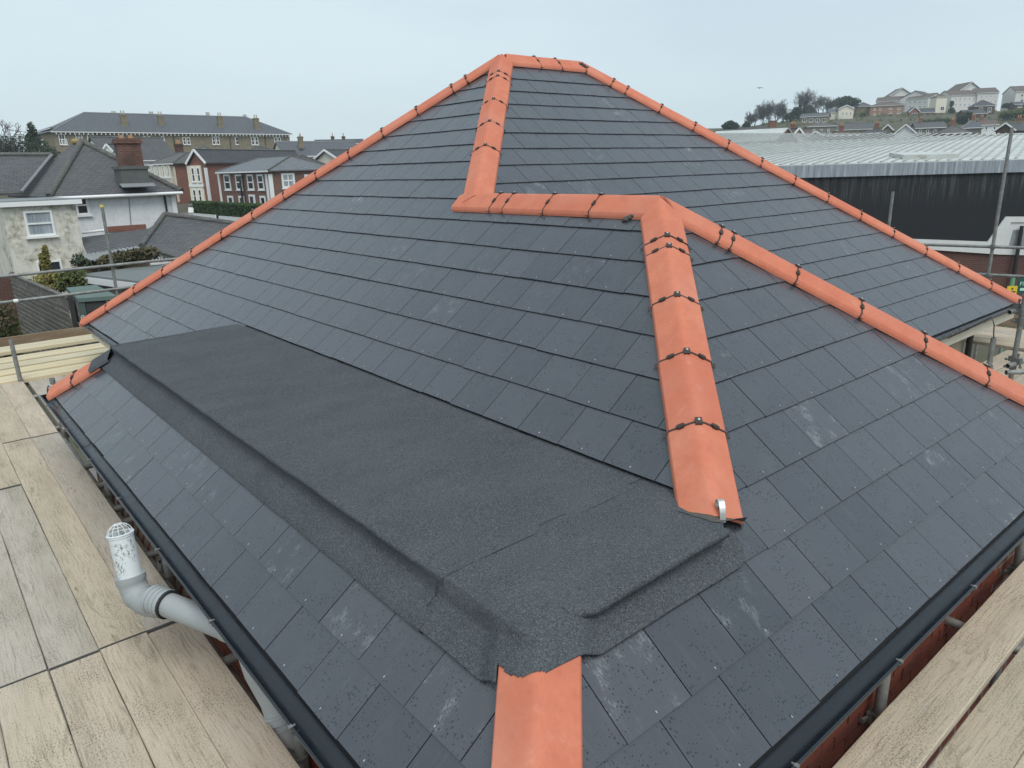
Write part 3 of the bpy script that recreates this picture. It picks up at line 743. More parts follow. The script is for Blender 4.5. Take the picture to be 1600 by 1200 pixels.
# stray splinter of wood lying on the pale board
sp = atz(1382, 1062, BZ+.005); mb = MB(); mb.box(sp+V((0, 0, .003)), (.055, .009, .005), (.8, .55, 0), (0, 1, 0), r=.9); mb.box(sp+V((.004, .012, .0025)), (.022, .004, .003), (.7, .65, 0), (0, 1, 0), r=.2)
single('wood_splinter', mb, 'new_timber', 'pale splinter of wood lying on the board by the short gutter', 'splinter', sp)

# ================================================================== SCAFFOLD TUBES
TRD = .0242
def coupler(mb, c, a, b):
    """double coupler: two clamps at right angles with their bolts"""
    a = V(a).normalized(); b = V(b).normalized(); c = V(c)
    mb.tube(c-a*.03, c+a*.03, .034, n=10); n = a.cross(b)
    n = n.normalized() if n.length > .1 else a.orthogonal().normalized()
    mb.box(c+n*.03, (.05, .06, .03), a, b); mb.tube(c+b*.03+n*.01, c+b*.075+n*.012, .008, n=6); mb.tube(c+b*.055+n*.012, c+b*.072+n*.012, .014, n=6)
    mb.tube(c-b*.02+n*.04, c-b*.07+n*.045, .008, n=6); mb.tube(c-b*.055+n*.045, c-b*.07+n*.045, .014, n=6)
def frame_thing(label, loc): return thing('scaffold', label, 'scaffold', loc)
def tubepart(root, name, p0, p1, hollow=True):
    mb = MB(); mb.tube(p0, p1, TRD, n=12, hollow=hollow); return part(name, mb, 'steel_tube', root)
def coup(root, c, a, b): mb = MB(); coupler(mb, c, a, b); return part('coupler', mb, 'coupler_steel', root)
X, Y, Z = V((1, 0, 0)), V((0, 1, 0)), V((0, 0, 1))
# far left frame
fl = frame_thing('grey scaffold frame with two guard rails at the far left platform', (1.8, 12.3, GZ))
tubepart(fl, 'upright', (1.82, 12.36, GZ), (1.86, 12.36, 1.33)); tubepart(fl, 'upright', (-2.9, 12.36, GZ), (-2.9, 12.36, 1.1))
g1 = [V((-4.4, 12.22, .36)), V((7.2, 12.38, .45))]; g2 = [V((-4.4, 12.28, -.03)), V((7.2, 12.40, .06))]
tubepart(fl, 'guard_rail', *g1); tubepart(fl, 'guard_rail', *g2)
for gg in (g1, g2):
    k = (1.84+4.4)/11.6; c = gg[0].lerp(gg[1], k); coup(fl, c+V((0, .05, 0)), Z, X)
    k = (-2.9+4.4)/11.6; c = gg[0].lerp(gg[1], k); coup(fl, c+V((0, .05, 0)), Z, X)
mb = MB(); mb.tube((1.86, 12.36, 1.325), (1.86, 12.36, 1.36), .030, n=10); plain('yellow_cap', (.70, .58, .12), .5); part('end_cap', mb, 'yellow_cap', fl, 'yellow plastic cap on the upright')
mb = MB(); c = g2[0].lerp(g2[1], .418); mb.tube(c-X*.03, c+X*.03, .030, n=10); part('tape_band', mb, 'white_paint', fl)
for y in (9.7, 10.9): tubepart(fl, 'transom', (-2.6, y, BZ-.115), (6.4, y, BZ-.115))
ls = frame_thing('short grey scaffold upright standing between the weathered boards and pale timbers', (.0, 9.02, GZ))
tubepart(ls, 'upright', (.06, 9.22, GZ), (.03, 9.22, -.02)); coup(ls, (.055, 9.22, -.62), Z, X)
ls = frame_thing('scaffold upright standing at the far end of the long gutter', (-.02, 7.0, GZ))
tubepart(ls, 'upright', (-.02+.17, 7.06, GZ), (-.0+.11, 7.04, -.06)); coup(ls, (.15, 7.06, -.64), Z, X)
# frame carrying the boards beside the long gutter
fr = frame_thing('scaffold tubes under the boards in the gap by the long gutter', (-.6, 3, GZ))
for y in (.55, 1.15, 1.78, 2.42, 3.05, 3.9, 4.55, 4.82, 5.35, 5.9, 7.2, 8.6):
    tubepart(fr, 'transom', (-1.45, y, BZ-.066), (.155, y+R.uniform(-.03, .03), BZ-.066+R.uniform(-.03, .01)))
for y in (1.62, 3.55, 5.15): tubepart(fr, 'upright', (.105, y, GZ), (.115, y, BZ+.02)); coup(fr, (.108, y, BZ-.12), Z, Y)
tubepart(fr, 'ledger', (.08, -.9, BZ-.125), (.09, 9.2, BZ-.125)); tubepart(fr, 'ledger', (-1.2, -1.9, BZ-.125), (-1.2, 9.2, BZ-.125))
tubepart(fr, 'brace', (.12, 4.15, -1.9), (.10, 3.62, -.55))
for y in (-1.8, 2.0, 6): tubepart(fr, 'upright', (-1.25, y, GZ), (-1.25, y, BZ-.05))
# frame carrying the boards beside the short gutter
fr = frame_thing('scaffold tubes under the boards in the gap by the short gutter', (3, -.3, GZ))
for x in (.75, 1.42, 3.05, 4.2): tubepart(fr, 'transom', (x, -.9, BZ-.07), (x+.02, .165, BZ-.055))
for x in (2.17, 4.0): tubepart(fr, 'upright', (x, .105, GZ), (x, .11, -.20)); coup(fr, (x, .108, BZ-.12), Z, X)
tubepart(fr, 'ledger', (-.6, .09, BZ-.13), (6.5, .09, BZ-.13)); tubepart(fr, 'ledger', (-1.6, -.68, BZ-.13), (6.5, -.68, BZ-.13))
for x in (0., 2.2, 4.6, 6.3): tubepart(fr, 'upright', (x, -.80, GZ), (x, -.80, BZ-.08))
# right frame beyond the roof
fr = frame_thing('tall scaffold upright with two guard rails beyond the right hip', (12, 2.9, GZ))
tubepart(fr, 'upright', (12.02, 2.92, GZ), (12.02, 2.92, 2.14)); tubepart(fr, 'upright', (12.11, 4.53, GZ), (12.11, 4.53, 1.22))
r1 = [V((11.3, 5.7, .42)), V((12.62, .7, .42))]; r2 = [V((11.4, 5.7, -.02)), V((12.72, .7, -.02))]
for rl in (r1, r2):
    tubepart(fr, 'guard_rail', *rl)
    c = rl[0].lerp(rl[1], .556); coup(fr, V((12.02, 2.92, c.z)), Z, Y)
# near standard at the right picture edge with its couplers
fr = frame_thing('grey scaffold upright with couplers and open tube ends at the right edge', (7.7, 1.27, GZ))
u0 = at(1592, 520, 7.3); tubepart(fr, 'upright', (u0.x, u0.y, GZ), (u0.x, u0.y, .42))
e1 = at(1577, 488, 7.25); e2 = at(1574, 572, 7.2); dr = V((.93, -.18, .02)); 
tubepart(fr, 'transom', e1, e1+dr*2.2); tubepart(fr, 'transom', e2, e2+dr*2.2); e3 = at(1572, 582, 7.12); tubepart(fr, 'transom', e3, e3+V((.78, -.62, 0))*1.6)
for z_ in (e1.z, e1.z-.09, e2.z+.02, e3.z-.02): coup(fr, (u0.x, u0.y, z_), Z, dr)
coup(fr, e1+dr*.14+V((0, 0, .045)), dr, Z); coup(fr, e2+dr*.16+V((0, 0, .03)), dr, Z)
fr = frame_thing('short scaffold stub with a bent wire in front of the tan wall', (7.2, 1.37, BZ))
s0 = at(1546, 568, 7.1); tubepart(fr, 'upright', (s0.x, s0.y, -1.6), (s0.x, s0.y, .06)); coup(fr, (s0.x, s0.y, -.24), Z, X)
mb = MB(); mb.path([(s0.x, s0.y, .05), (s0.x+.0, s0.y+.01, .13), (s0.x+.02, s0.y+.02, .18), (s0.x+.01, s0.y+.05, .26), (s0.x+.03, s0.y+.25, .10), (s0.x+.05, s0.y+.42, -.02)], .006, 6); part('wire', mb, 'black_iron', fr)

# ================================================================== SOIL VENT PIPE
vp = thing('vent_pipe', 'grey soil vent pipe with wire balloon cage beside the long gutter', 'pipe', (-.02, 1.9, GZ))
T0 = V((-.232, 2.686, .135)); T1 = V((-.232, 2.640, -.10)); RP = .056
ax = (T0-T1).normalized()
mb = MB(); mb.tube(T1, T0, RP, RP*.98, n=24, hollow=True); part('pipe', mb, 'dirty_white_pvc', vp, 'stained white upper length of the pipe')
cg = MB(); a = ax.orthogonal().normalized(); b = ax.cross(a)
def ringp(c, r_, n=20): return [c+(a*cos(2*pi*k/n)+b*sin(2*pi*k/n))*r_ for k in range(n+1)]
cg.path(ringp(T0, RP*1.03, 24), .0045, 6); 
for k in range(6):
    an = pi*k/6; dd = a*cos(an)+b*sin(an)
    cg.path([T0+dd*RP*cos(q)+ax*.05*sin(q) for q in [pi*i/12 for i in range(13)]], .0018, 5)
for f in (.35, .68): cg.path(ringp(T0+ax*.05*sin(math.acos(f)), RP*f, 18), .0018, 5)
part('wire_cage', cg, 'dirty_white_pvc', vp)
rim = MB(); rim.tube(T0-ax*.012, T0+ax*.002, RP*1.05, n=24, hollow=True); part('rim', rim, 'dirty_white_pvc', vp)
P3 = V((-.02, 2.12, -.165)); P2a = V((-.150, 2.40, -.145))
pd = (P3-P2a).normalized()
# bend: from the upright socket round to the slanting pipe
cs = []; ctrl = [T1+ax*.03, T1-ax*.03, T1-ax*.085+pd*.01, T1-ax*.115+pd*.06, P2a]
def bez(t):
    p = ctrl[:]; 
    while len(p) > 1: p = [p[i].lerp(p[i+1], t) for i in range(len(p)-1)]
    return p[0]
pts = [bez(i/16) for i in range(17)]; el_ = MB(); el_.path(pts, [.068 if i in (0, 1, 2) else (.0665 if 7 <= i <= 8 else .0625) for i in range(17)], 22); part('elbow', el_, 'old_grey_pvc', vp)
sk = MB()
for i in range(4):
    c = pts[-1]-pd*.075+pd*.025*i; sk.tube(c, c+pd*.012, .0685, n=22)
sk.tube(pts[-1]-pd*.085, pts[-1]+pd*.02, .0655, n=22)
part('socket_collar', sk, 'old_grey_pvc', vp)
bk = MB(); bk.tube(pts[-1]+pd*.012, pts[-1]+pd*.024, .067, n=22); part('rubber_seal', bk, 'black_paint', vp)
lp = MB(); P4 = P3+pd*.10; lp.tube(pts[-1], P4, RP, n=22); part('pipe', lp, 'old_grey_pvc', vp)
P5 = V((.100, 1.83, -.47)); P6 = V((.118, 1.70, -.80))
e4 = MB(); e4.path([P4-pd*.03, P4+pd*.03, P4+pd*.09+V((0, 0, -.03)), V((.07, 1.90, -.34)), P5, P6], .060, 18); part('elbow', e4, 'old_grey_pvc', vp)
sk = MB(); d6 = (P6-P5).normalized()
for i in range(3): sk.tube(P5+d6*(.05+.03*i), P5+d6*(.062+.03*i), .067, n=20)
part('socket_collar', sk, 'old_grey_pvc', vp)
sk = MB(); sk.tube(P6, (.118, 1.66, -1.2), .058, n=18); sk.tube((.118, 1.66, -1.2), (.118, 1.66, GZ), .058, n=18); part('pipe', sk, 'old_grey_pvc', vp)
# pale green sheet hanging in the gap
mb = MB(); rows = []
for i in range(15):
    y = 3.2+i*.16; rows.append([V((.06+.05*mnoise.noise(V((y*3, z_*4, 1)))+.04*sin(y*5+z_), y, z_)) for z_ in (-.85, -.95, -1.1, -1.4, -1.9)])
mb.grid(rows); mb.grid([[p+V((.004, 0, 0)) for p in r_[::-1]] for r_ in rows])
single('plastic_sheet', mb, 'teal_sheet', 'pale blue green plastic sheet hanging below the long gutter', 'sheet', (.06, 4.2, -1.9))
# ================================================================== GROUND, HILL
def gz(x, y):
    d = sqrt((x-CAM.x)**2+(y-CAM.y)**2); th = math.degrees(math.atan2((x-CAM.x)*_r.x+(y-CAM.y)*_r.y, (x-CAM.x)*cos(YAW)+(y-CAM.y)*sin(YAW)))
    z = GZ+1.0*smooth((d-52)/16)+3.4*smooth((d-88)/50)
    if abs(th) < 120:
        H = 16.5*smooth((th-6)/8)+4.5*smooth((th-16)/8)
        z += H*.97*smooth((max(0, (x-CAM.x)*cos(YAW)+(y-CAM.y)*sin(YAW))-130)/235)*(1-.6*smooth((th-60)/40))
    return z - 14*smooth((d-420)/400)
def terrain(name, mats, rings, a0, a1, na, dz=0.):
    mb = MB(); rows = []
    for r_ in rings:
        rows.append([V((CAM.x+r_*cos(YAW+a0+(a1-a0)*k/na), CAM.y+r_*sin(YAW+a0+(a1-a0)*k/na), 0)) for k in range(na+1)])
    for row in rows:
        for p in row: p.z = gz(p.x, p.y)+dz+.25*mnoise.noise(V((p.x*.05, p.y*.05, 1)))*smooth((sqrt(p.x**2+p.y**2)-100)/40)
    mb.grid(rows[::-1], closed=False); return structure(name, mb, mats)
g = G('ground_mix'); p = g.pos()
c = g.ramp(g.noise(p, .09, 5, .6), [(.38, (.10, .10, .098)), (.5, (.075, .082, .045)), (.65, (.052, .070, .028))])
M['ground_mix'] = g.out(g.mix(g.noise(p, 1.3, 4, .7), c, (.11, .095, .065)), .95, .2)
terrain('ground', 'ground_mix', [.5, 8, 20, 35, 50, 65, 80, 90, 100, 110, 120, 130, 145, 160, 180, 200, 225, 250, 275, 300, 325, 350, 380, 420, 500, 650, 900, 1500, 3500], -pi, pi, 180)
plain('asphalt', (.085, .085, .088), .9, var=.2, sc=8)
plain('paving', (.20, .18, .165), .9, var=.25, sc=6)
mb = MB(); mb.face([(-9, -9, GZ+.03), (17, -9, GZ+.03), (17, 14.5, GZ+.03), (-9, 14.5, GZ+.03)]); structure('yard_paving', mb, 'paving')
def flat_strip(name, pts, z, mats):
    mb = MB(); mb.face([V((q[0], q[1], z)) for q in pts]); return structure(name, mb, mats)
q0 = at(275, 332, 80); q1 = at(330, 345, 74)
mb = MB()
def gp(px, d, dz=.03): v = at(px, 330, d); return V((v.x, v.y, gz(v.x, v.y)+dz))
mb.face([gp(240, 62), gp(330, 62), gp(460, 76), gp(400, 84), gp(250, 84)][::1]); structure('road', mb, 'asphalt')
mb = MB(); mb.face([gp(262, 66, .10), gp(283, 66, .10), gp(312, 84, .10), gp(270, 84, .10)]); structure('pavement', mb, 'paving')

# ================================================================== HOUSE KIT
def tex_wall(name, cols, mort, bw, bh, ms, ro=.9, dirt=.3, dcol=(.06, .05, .045)):
    g = G(name); uv = g.uv()
    bt = g.n('ShaderNodeTexBrick', {'Vector': uv, 'Color1': g.c(cols[0]), 'Color2': g.c(cols[1]), 'Mortar': g.c(mort), 'Scale': 1., 'Mortar Size': ms, 'Brick Width': bw, 'Row Height': bh, 'Bias': -.1})
    c = g.mix(g.ma('MULTIPLY', g.ramp(g.noise(g.pos(), .9, 5, .65), [(.42, 0), (.75, 1)]), dirt), bt.outputs['Color'], dcol)
    M[name] = g.out(c, ro, .25, 0, g.bump(bt.outputs['Fac'], -.4, .01))
tex_wall('red_brick', [(.22, .070, .045), (.28, .10, .065)], (.24, .18, .15), .225, .075, .010)
tex_wall('brown_brick', [(.17, .075, .055), (.22, .10, .07)], (.22, .17, .14), .225, .075, .010)
tex_wall('dark_brick', [(.10, .04, .032), (.14, .055, .04)], (.12, .10, .09), .225, .075, .011)
tex_wall('orange_brick', [(.30, .155, .095), (.35, .19, .12)], (.32, .26, .2), .225, .075, .010, dirt=.15)
tex_wall('tan_stone', [(.22, .185, .125), (.28, .235, .16)], (.19, .17, .13), .55, .26, .014, dirt=.35, dcol=(.12, .10, .075))
tex_wall('grey_stone', [(.20, .185, .155), (.26, .24, .20)], (.17, .16, .14), .5, .25, .02)
def tex_roof(name, cols, mort, moss=.25, mcol=(.13, .135, .09), bw=.30, bh=.20):
    g = G(name); uv = g.uv()
    bt = g.n('ShaderNodeTexBrick', {'Vector': uv, 'Color1': g.c(cols[0]), 'Color2': g.c(cols[1]), 'Mortar': g.c(mort), 'Scale': 1., 'Mortar Size': .012, 'Brick Width': bw, 'Row Height': bh})
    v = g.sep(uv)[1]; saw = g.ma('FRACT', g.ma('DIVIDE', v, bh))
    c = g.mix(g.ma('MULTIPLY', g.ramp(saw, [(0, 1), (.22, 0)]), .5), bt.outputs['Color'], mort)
    c = g.mix(g.ma('MULTIPLY', g.ramp(g.noise(g.pos(), .8, 5, .65), [(.48, 0), (.75, 1)]), moss), c, mcol)
    c = g.mix(g.ramp(g.noise(g.pos(), 5., 4, .7), [(.55, 0), (.8, .3)]), c, tuple(x*1.7 for x in cols[1]))
    M[name] = g.out(c, .65, .4, 0, g.bump(saw, -.6, .02))
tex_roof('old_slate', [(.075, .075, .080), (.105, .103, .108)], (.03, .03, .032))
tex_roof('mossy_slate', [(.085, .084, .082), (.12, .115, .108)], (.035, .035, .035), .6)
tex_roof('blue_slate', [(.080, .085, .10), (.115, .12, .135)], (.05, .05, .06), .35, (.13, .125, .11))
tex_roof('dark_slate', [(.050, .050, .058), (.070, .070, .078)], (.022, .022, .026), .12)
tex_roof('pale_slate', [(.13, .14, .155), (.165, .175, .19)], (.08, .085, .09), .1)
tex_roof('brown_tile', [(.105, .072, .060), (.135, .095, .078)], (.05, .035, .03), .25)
def tex_render(name, col, stain, amt, sc=2.2, fine=18.):
    g = G(name); p = g.pos()
    n1 = g.ramp(g.noise(g.mp(p, (sc, sc, sc*.8)), 1., 6, .72, .6), [(.43, 0), (.60, 1)]); n2 = g.ramp(g.noise(p, fine, 4, .7), [(.38, 0), (.68, 1)])
    n3 = g.ramp(g.noise(g.mp(p, (sc*4, sc*4, sc*.6)), 1., 4, .65), [(.55, 0), (.8, .5)])
    c = g.mix(g.ma('MULTIPLY', g.ma('MULTIPLY', n1, n2), amt), col, stain); c = g.mix(g.ma('MULTIPLY', n3, amt*.6), c, tuple(x*.62 for x in col))
    M[name] = g.out(c, .9, .2, 0, g.bump(g.noise(p, 60, 3), .2, .01))
tex_render('mouldy_render', (.68, .65, .575), (.17, .16, .085), .95, 1.1, 5.)
tex_render('white_render', (.76, .77, .78), (.34, .35, .35), .5)
tex_render('cream_render', (.72, .68, .56), (.35, .30, .2), .2)
tex_render('far_white_render', (.66, .64, .61), (.3, .28, .25), .3, .6)
g = G('window_glass'); p = g.pos()
M['window_glass'] = g.out(g.mix(g.noise(p, 1.1, 2), (.012, .014, .016), (.045, .05, .055)), .06, .6)
g = G('curtained_glass'); p = g.pos()
c = g.mix(g.ramp(g.noise(g.mp(p, (9, 9, .5)), 1., 3), [(.35, 0), (.65, 1)]), (.22, .26, .29), (.42, .46, .49)); M['curtained_glass'] = g.out(c, .12, .6)
plain('white_trim', (.80, .80, .79), .45, var=.05)
plain('lead', (.20, .21, .22), .6, var=.3, sc=4)
plain('clay_pot', (.42, .24, .13), .85)
plain('buff_pot', (.40, .36, .29), .85)

def atdz(px, d, z):
    a = (px-800)/FPX; b = ((z-CAM.z)/d-FW.z-RT.z*a)/UP.z
    return CAM+(FW+RT*a+UP*b)*d
class House:
    """walls on a rectangular plan from two surveyed front corners"""
    def __init__(s, name, label, a, b, pye, D, wall, roof, kind='hip', rise=None, ridge_py=None, zb=None, cat='house', oh=.3, group=None, inset=None, flat_par=.0, trim='white_trim', swap=False):
        A = at(a[0], pye, a[1]); s.ze = A.z; B = atdz(b[0], b[1], s.ze); s.A, s.B = A, B
        s.u = (B-A); s.u.z = 0; s.W = s.u.length; s.u.normalize(); s.n = V((-s.u.y, s.u.x, 0))
        if s.n.dot(A-CAM) < 0: s.n = -s.n
        s.D = D; c = A+s.u*s.W/2+s.n*D/2
        s.zb = zb if zb is not None else min(gz(*(A+s.u*i*s.W+s.n*j*D).xy) for i in (0, 1) for j in (0, 1))-.6
        s.root = thing(name, label, cat, (c.x, c.y, s.zb), group)
        if ridge_py is not None:
            m = A+s.u*s.W/2+s.n*D/2; x, y, d = pix(m); rise = at(x, ridge_py, d).z-s.ze
        s.rise = rise or 0.; mb = MB(); z = V((0, 0, 1))
        F = [A, A+s.u*s.W, A+s.u*s.W+s.n*D, A+s.n*D]; lo = [V((p.x, p.y, s.zb)) for p in F]
        for i in range(4): mb.face([lo[i], lo[(i+1) % 4], F[(i+1) % 4], F[i]] if s.u.cross(s.n).z > 0 else [lo[(i+1) % 4], lo[i], F[i], F[(i+1) % 4]])
        mb.face(F if s.u.cross(s.n).z > 0 else F[::-1]); mb.face(lo[::-1] if s.u.cross(s.n).z > 0 else lo)
        s.kind = kind; H = z*s.rise
        if kind == 'gable_par':
            for e in (0, s.W):
                for k in (0, .0): pass
                t = [A+s.u*e, A+s.u*e+s.n*D, A+s.u*e+s.n*D/2+H*.97]; t2 = [p-s.u*.2*(1 if e else -1) for p in t]
                mb.face(t); mb.face(t2[::-1])
        if kind == 'gable_perp':
            for e in (0, D):
                t = [A+s.n*e, A+s.u*s.W+s.n*e, A+s.u*s.W/2+s.n*e+H*.97]; mb.face(t); mb.face([p-s.n*.2*(1 if e else -1) for p in t][::-1])
        s.wall = part('wall', mb, wall, s.root)
        rm = MB(); o = oh; k = s.rise/(D/2) if kind in ('hip', 'gable_par') and D else 0
        def P(u, n, h): return A+s.u*u+s.n*n+z*h
        th = .12; faces = []
        dz = -.0
        if kind == 'hip':
            ins = D/2 if inset is None else inset; ins = min(ins, s.W/2-.05)
            e = [P(-o, -o, dz), P(s.W+o, -o, dz), P(s.W+o, D+o, dz), P(-o, D+o, dz)]; r0, r1 = P(ins, D/2, s.rise), P(s.W-ins, D/2, s.rise)
            faces = [[e[0], e[1], r1, r0], [e[1], e[2], r1], [e[2], e[3], r0, r1], [e[3], e[0], r0]]; s.ridge = (r0, r1)
        elif kind == 'gable_par':
            e = [P(-o, -o, dz), P(s.W+o, -o, dz), P(s.W+o, D+o, dz), P(-o, D+o, dz)]; r0, r1 = P(-o, D/2, s.rise), P(s.W+o, D/2, s.rise)
            faces = [[e[0], e[1], r1, r0], [e[2], e[3], r0, r1]]; s.ridge = (r0, r1)
        elif kind == 'gable_perp':
            e = [P(-o, -o, dz), P(s.W+o, -o, dz), P(s.W+o, D+o, dz), P(-o, D+o, dz)]; r0, r1 = P(s.W/2, -o, s.rise), P(s.W/2, D+o, s.rise)
            faces = [[e[1], e[2], r1, r0], [e[3], e[0], r0, r1]]; s.ridge = (r0, r1)
        elif kind == 'flat':
            e = [P(-o, -o, .0), P(s.W+o, -o, .0), P(s.W+o, D+o, .0), P(-o, D+o, .0)]; faces = [e]; th = .14
        for f in faces:
            nn = (f[1]-f[0]).cross(f[2]-f[0])
            if nn.z < 0: f = f[::-1]
            rm.prism([p+z*.004 for p in f], (0, 0, th))
        s.roof = part('roof', rm, roof, s.root)
        if kind in ('hip', 'gable_par', 'gable_perp'):
            cp = MB(); r0, r1 = s.ridge
            lines = [(r0, r1)]
            if kind == 'hip': lines += [(e[0], r0), (e[3], r0), (e[1], r1), (e[2], r1)]
            for p, q in lines:
                if (q-p).length > .1: cp.tube(p+z*(th+.0), q+z*(th+.0), .11, n=7)
            part('ridge_tile', cp, s.ridge_mat(roof), s.roof, kind='stuff')
            g_ = MB()
            for p, q in ((e[0], e[1]),) if kind != 'gable_perp' else ((e[0], r0), (r0, e[1])):
                dv = (q-p).normalized(); g_.box((p+q)/2+z*(.03 if kind != 'gable_perp' else .05)-s.n*.03, ((q-p).length, .10, .14 if kind != 'gable_perp' else .24), dv, s.n)
            part('gutter' if kind != 'gable_perp' else 'bargeboard', g_, trim, s.roof)
    def ridge_mat(s, r): return {'blue_slate': 'lead', 'brown_tile': 'brown_tile'}.get(r, 'mossy_slate')
    def fpt(s, px, py, face='F'):
        o, n = (s.A, s.n) if face == 'F' else ((s.B, s.u) if face == 'R' else (s.A, -s.u))
        d = ray(px, py); return CAM+d*((o-CAM).dot(n)/d.dot(n))
    def win(s, x0, y0, x1, y1, face='F', style='sash', glass='window_glass', trim='white_trim', fw=.07, label=None):
        """window given by its surveyed corners on a face of the house"""
        p = s.fpt((x0+x1)/2, (y0+y1)/2, face); U = s.u if face == 'F' else s.n; N = -s.n if face == 'F' else (s.u if face == 'R' else -s.u)
        a = s.fpt(x0, (y0+y1)/2, face); b = s.fpt(x1, (y0+y1)/2, face); t = s.fpt((x0+x1)/2, y0, face); q = s.fpt((x0+x1)/2, y1, face)
        w_ = abs((b-a).dot(U)); h_ = abs(t.z-q.z); s.winm(p, w_, h_, U, N, style, glass, trim, fw, label)
    def winm(s, c, w_, h_, U, N, style='sash', glass='window_glass', trim='white_trim', fw=.07, label=None):
        mb = MB(); Z_ = V((0, 0, 1)); f = fw
        for dx, dz, ww, hh in ((-w_/2+f/2, 0, f, h_), (w_/2-f/2, 0, f, h_), (0, h_/2-f/2, w_-2*f, f), (0, -h_/2+f/2, w_-2*f, f)):
            mb.box(c+U*dx+Z_*dz+N*.03, (ww, hh, .09), U, Z_)
        if style == 'sash': mb.box(c+N*.035, (w_-2*f, f*.8, .06), U, Z_)
        if style == 'cas': mb.box(c+N*.035, (f*.8, h_-2*f, .06), U, Z_)
        if style == 'cross': mb.box(c+N*.035, (w_-2*f, f*.7, .06), U, Z_); mb.box(c+N*.036, (f*.6, h_-2*f, .05), U, Z_)
        mb.box(c-Z_*(h_/2+.04)+N*.06, (w_+.16, .07, .16), U, Z_)
        wo = part('window', mb, trim, s.root, label); pm = MB(); pm.box(c+N*.012, (w_-2*f, h_-2*f, .02), U, Z_); part('pane', pm, glass, wo)
    def band(s, name, x0, y0, x1, y1, mats, dep=.08, face='F', off=.0):
        a = s.fpt(x0, (y0+y1)/2, face); b = s.fpt(x1, (y0+y1)/2, face); t = s.fpt((x0+x1)/2, y0, face); q = s.fpt((x0+x1)/2, y1, face)
        U = s.u if face == 'F' else s.n; N = -s.n if face == 'F' else (s.u if face == 'R' else -s.u)
        c = (a+b)/2; c.z = (t.z+q.z)/2; mb = MB(); mb.box(c+N*(dep/2+off), (abs((b-a).dot(U)), abs(t.z-q.z), dep), U, (0, 0, 1)); return part(name, mb, mats, s.root)
    def chimney(s, p, w_, d_, z0, z1, mats, pots=2, potmat='clay_pot', parent=None, cap=True, ph=.5):
        mb = MB(); c = V((p[0], p[1], (z0+z1)/2)); mb.box(c, (w_, d_, z1-z0), s.u, s.n)
        ch = part('chimney', mb, mats, s.roof); cp = MB()
        if cap:
            cp.box(c+V((0, 0, (z1-z0)/2-.10)), (w_+.16, d_+.16, .16), s.u, s.n); cp.box(c+V((0, 0, (z1-z0)/2+.04)), (w_+.06, d_+.06, .10), s.u, s.n)
            for f in cp.f: pass
        for k in range(pots):
            q = c+s.u*((k+.5)/pots-.5)*w_*.9+V((0, 0, (z1-z0)/2+.06)); cp.tube(q, q+V((0, 0, ph)), .13, .105, 9, mi=1)
        me = cp.mesh('chimney_cap', [mats, potmat], ORG[s.root]); jm = ch.data
        # join cap and pots into the stack's own mesh list
        o = link('chimney_cap', me, None); o.parent = s.root; ORG[o] = ORG[s.root]; return ch

# ================================================================== LEFT: NEAR HOUSES
def slab(mb, pts, th=.10, r=0.):
    P = [V(p) for p in pts]; n = (P[1]-P[0]).cross(P[2]-P[0])
    if n.z < 0: P = P[::-1]
    mb.prism([p-V((0, 0, th)) for p in P], (0, 0, th), r)
# rendered house with the hipped slate roof and big brick chimney
hz = 1.05
E1 = atdz(77, 31.8, hz); E2 = atdz(284, 35.6, hz); e = (E2-E1); e.z = 0; Wd = e.length; e.normalize(); pn = V((-e.y, e.x, 0)); pn = pn if pn.dot(E1-CAM) > 0 else -pn
E0 = E1+pn*8.4; E3 = E2+pn*8.4; AP = at(128, 222, 36.6); AP2 = AP+pn*1.0+e*-.1
hs = thing('rendered_house', 'white rendered house with hipped slate roof and one big brick chimney', 'house', (E1.x+2, E1.y+3, GZ-.5))
mb = MB(); ins = .35; q = [E1+(e+pn)*ins, E2+(-e+pn)*ins, E3-(e+pn)*ins, E0+(e-pn)*ins]
mb.prism([V((p.x, p.y, GZ-.5)) for p in q], (0, 0, hz-GZ+.5-.02)); part('wall', mb, 'white_render', hs)
rf = MB()
slab(rf, [E1, E2, AP]); slab(rf, [E0, E1, AP, AP2]); slab(rf, [E2, E3, AP2, AP]); slab(rf, [E3, E0, AP2])
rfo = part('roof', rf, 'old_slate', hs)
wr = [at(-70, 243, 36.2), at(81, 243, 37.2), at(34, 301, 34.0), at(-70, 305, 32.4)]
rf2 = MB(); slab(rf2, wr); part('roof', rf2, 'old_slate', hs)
def hiptiles(lines, mats, parent, r=.11, name='ridge_tile'):
    cp = MB()
    for p, q_ in lines: cp.tube(V(p)+V((0, 0, .03)), V(q_)+V((0, 0, .03)), r, n=8)
    return part(name, cp, mats, parent, kind='stuff')
hiptiles([(E1, AP), (AP, E2)], 'mossy_slate', rfo, .15); hiptiles([(wr[0], wr[1])], 'mossy_slate', rfo, .13)
g = G('lichen'); M['lichen'] = g.out(g.mix(g.noise(g.pos(), 6, 4), (.36, .27, .10), (.22, .18, .10)), .95)
hiptiles([(AP+e*-.3+pn*.4, AP+e*.1)], 'lichen', rfo, .15)
hiptiles([(wr[1], wr[2])], 'lead', rfo, .08, 'valley')
gm = MB(); gm.path([E1+V((0, 0, -.08))-pn*.06, E2+V((0, 0, -.06))-pn*.06], .075, 8); part('gutter', gm, 'white_trim', hs)
dp = MB(); c = E2-e*.75+pn*.28; dp.tube(c, V((c.x, c.y, GZ)), .05, n=8); part('downpipe', dp, 'black_paint', hs)
dp = MB(); c = E2-e*.35+pn*.30; dp.box(V((c.x, c.y, (hz+GZ)/2)), (.22, .06, hz-GZ), e, pn); part('pilaster', dp, 'white_trim', hs)
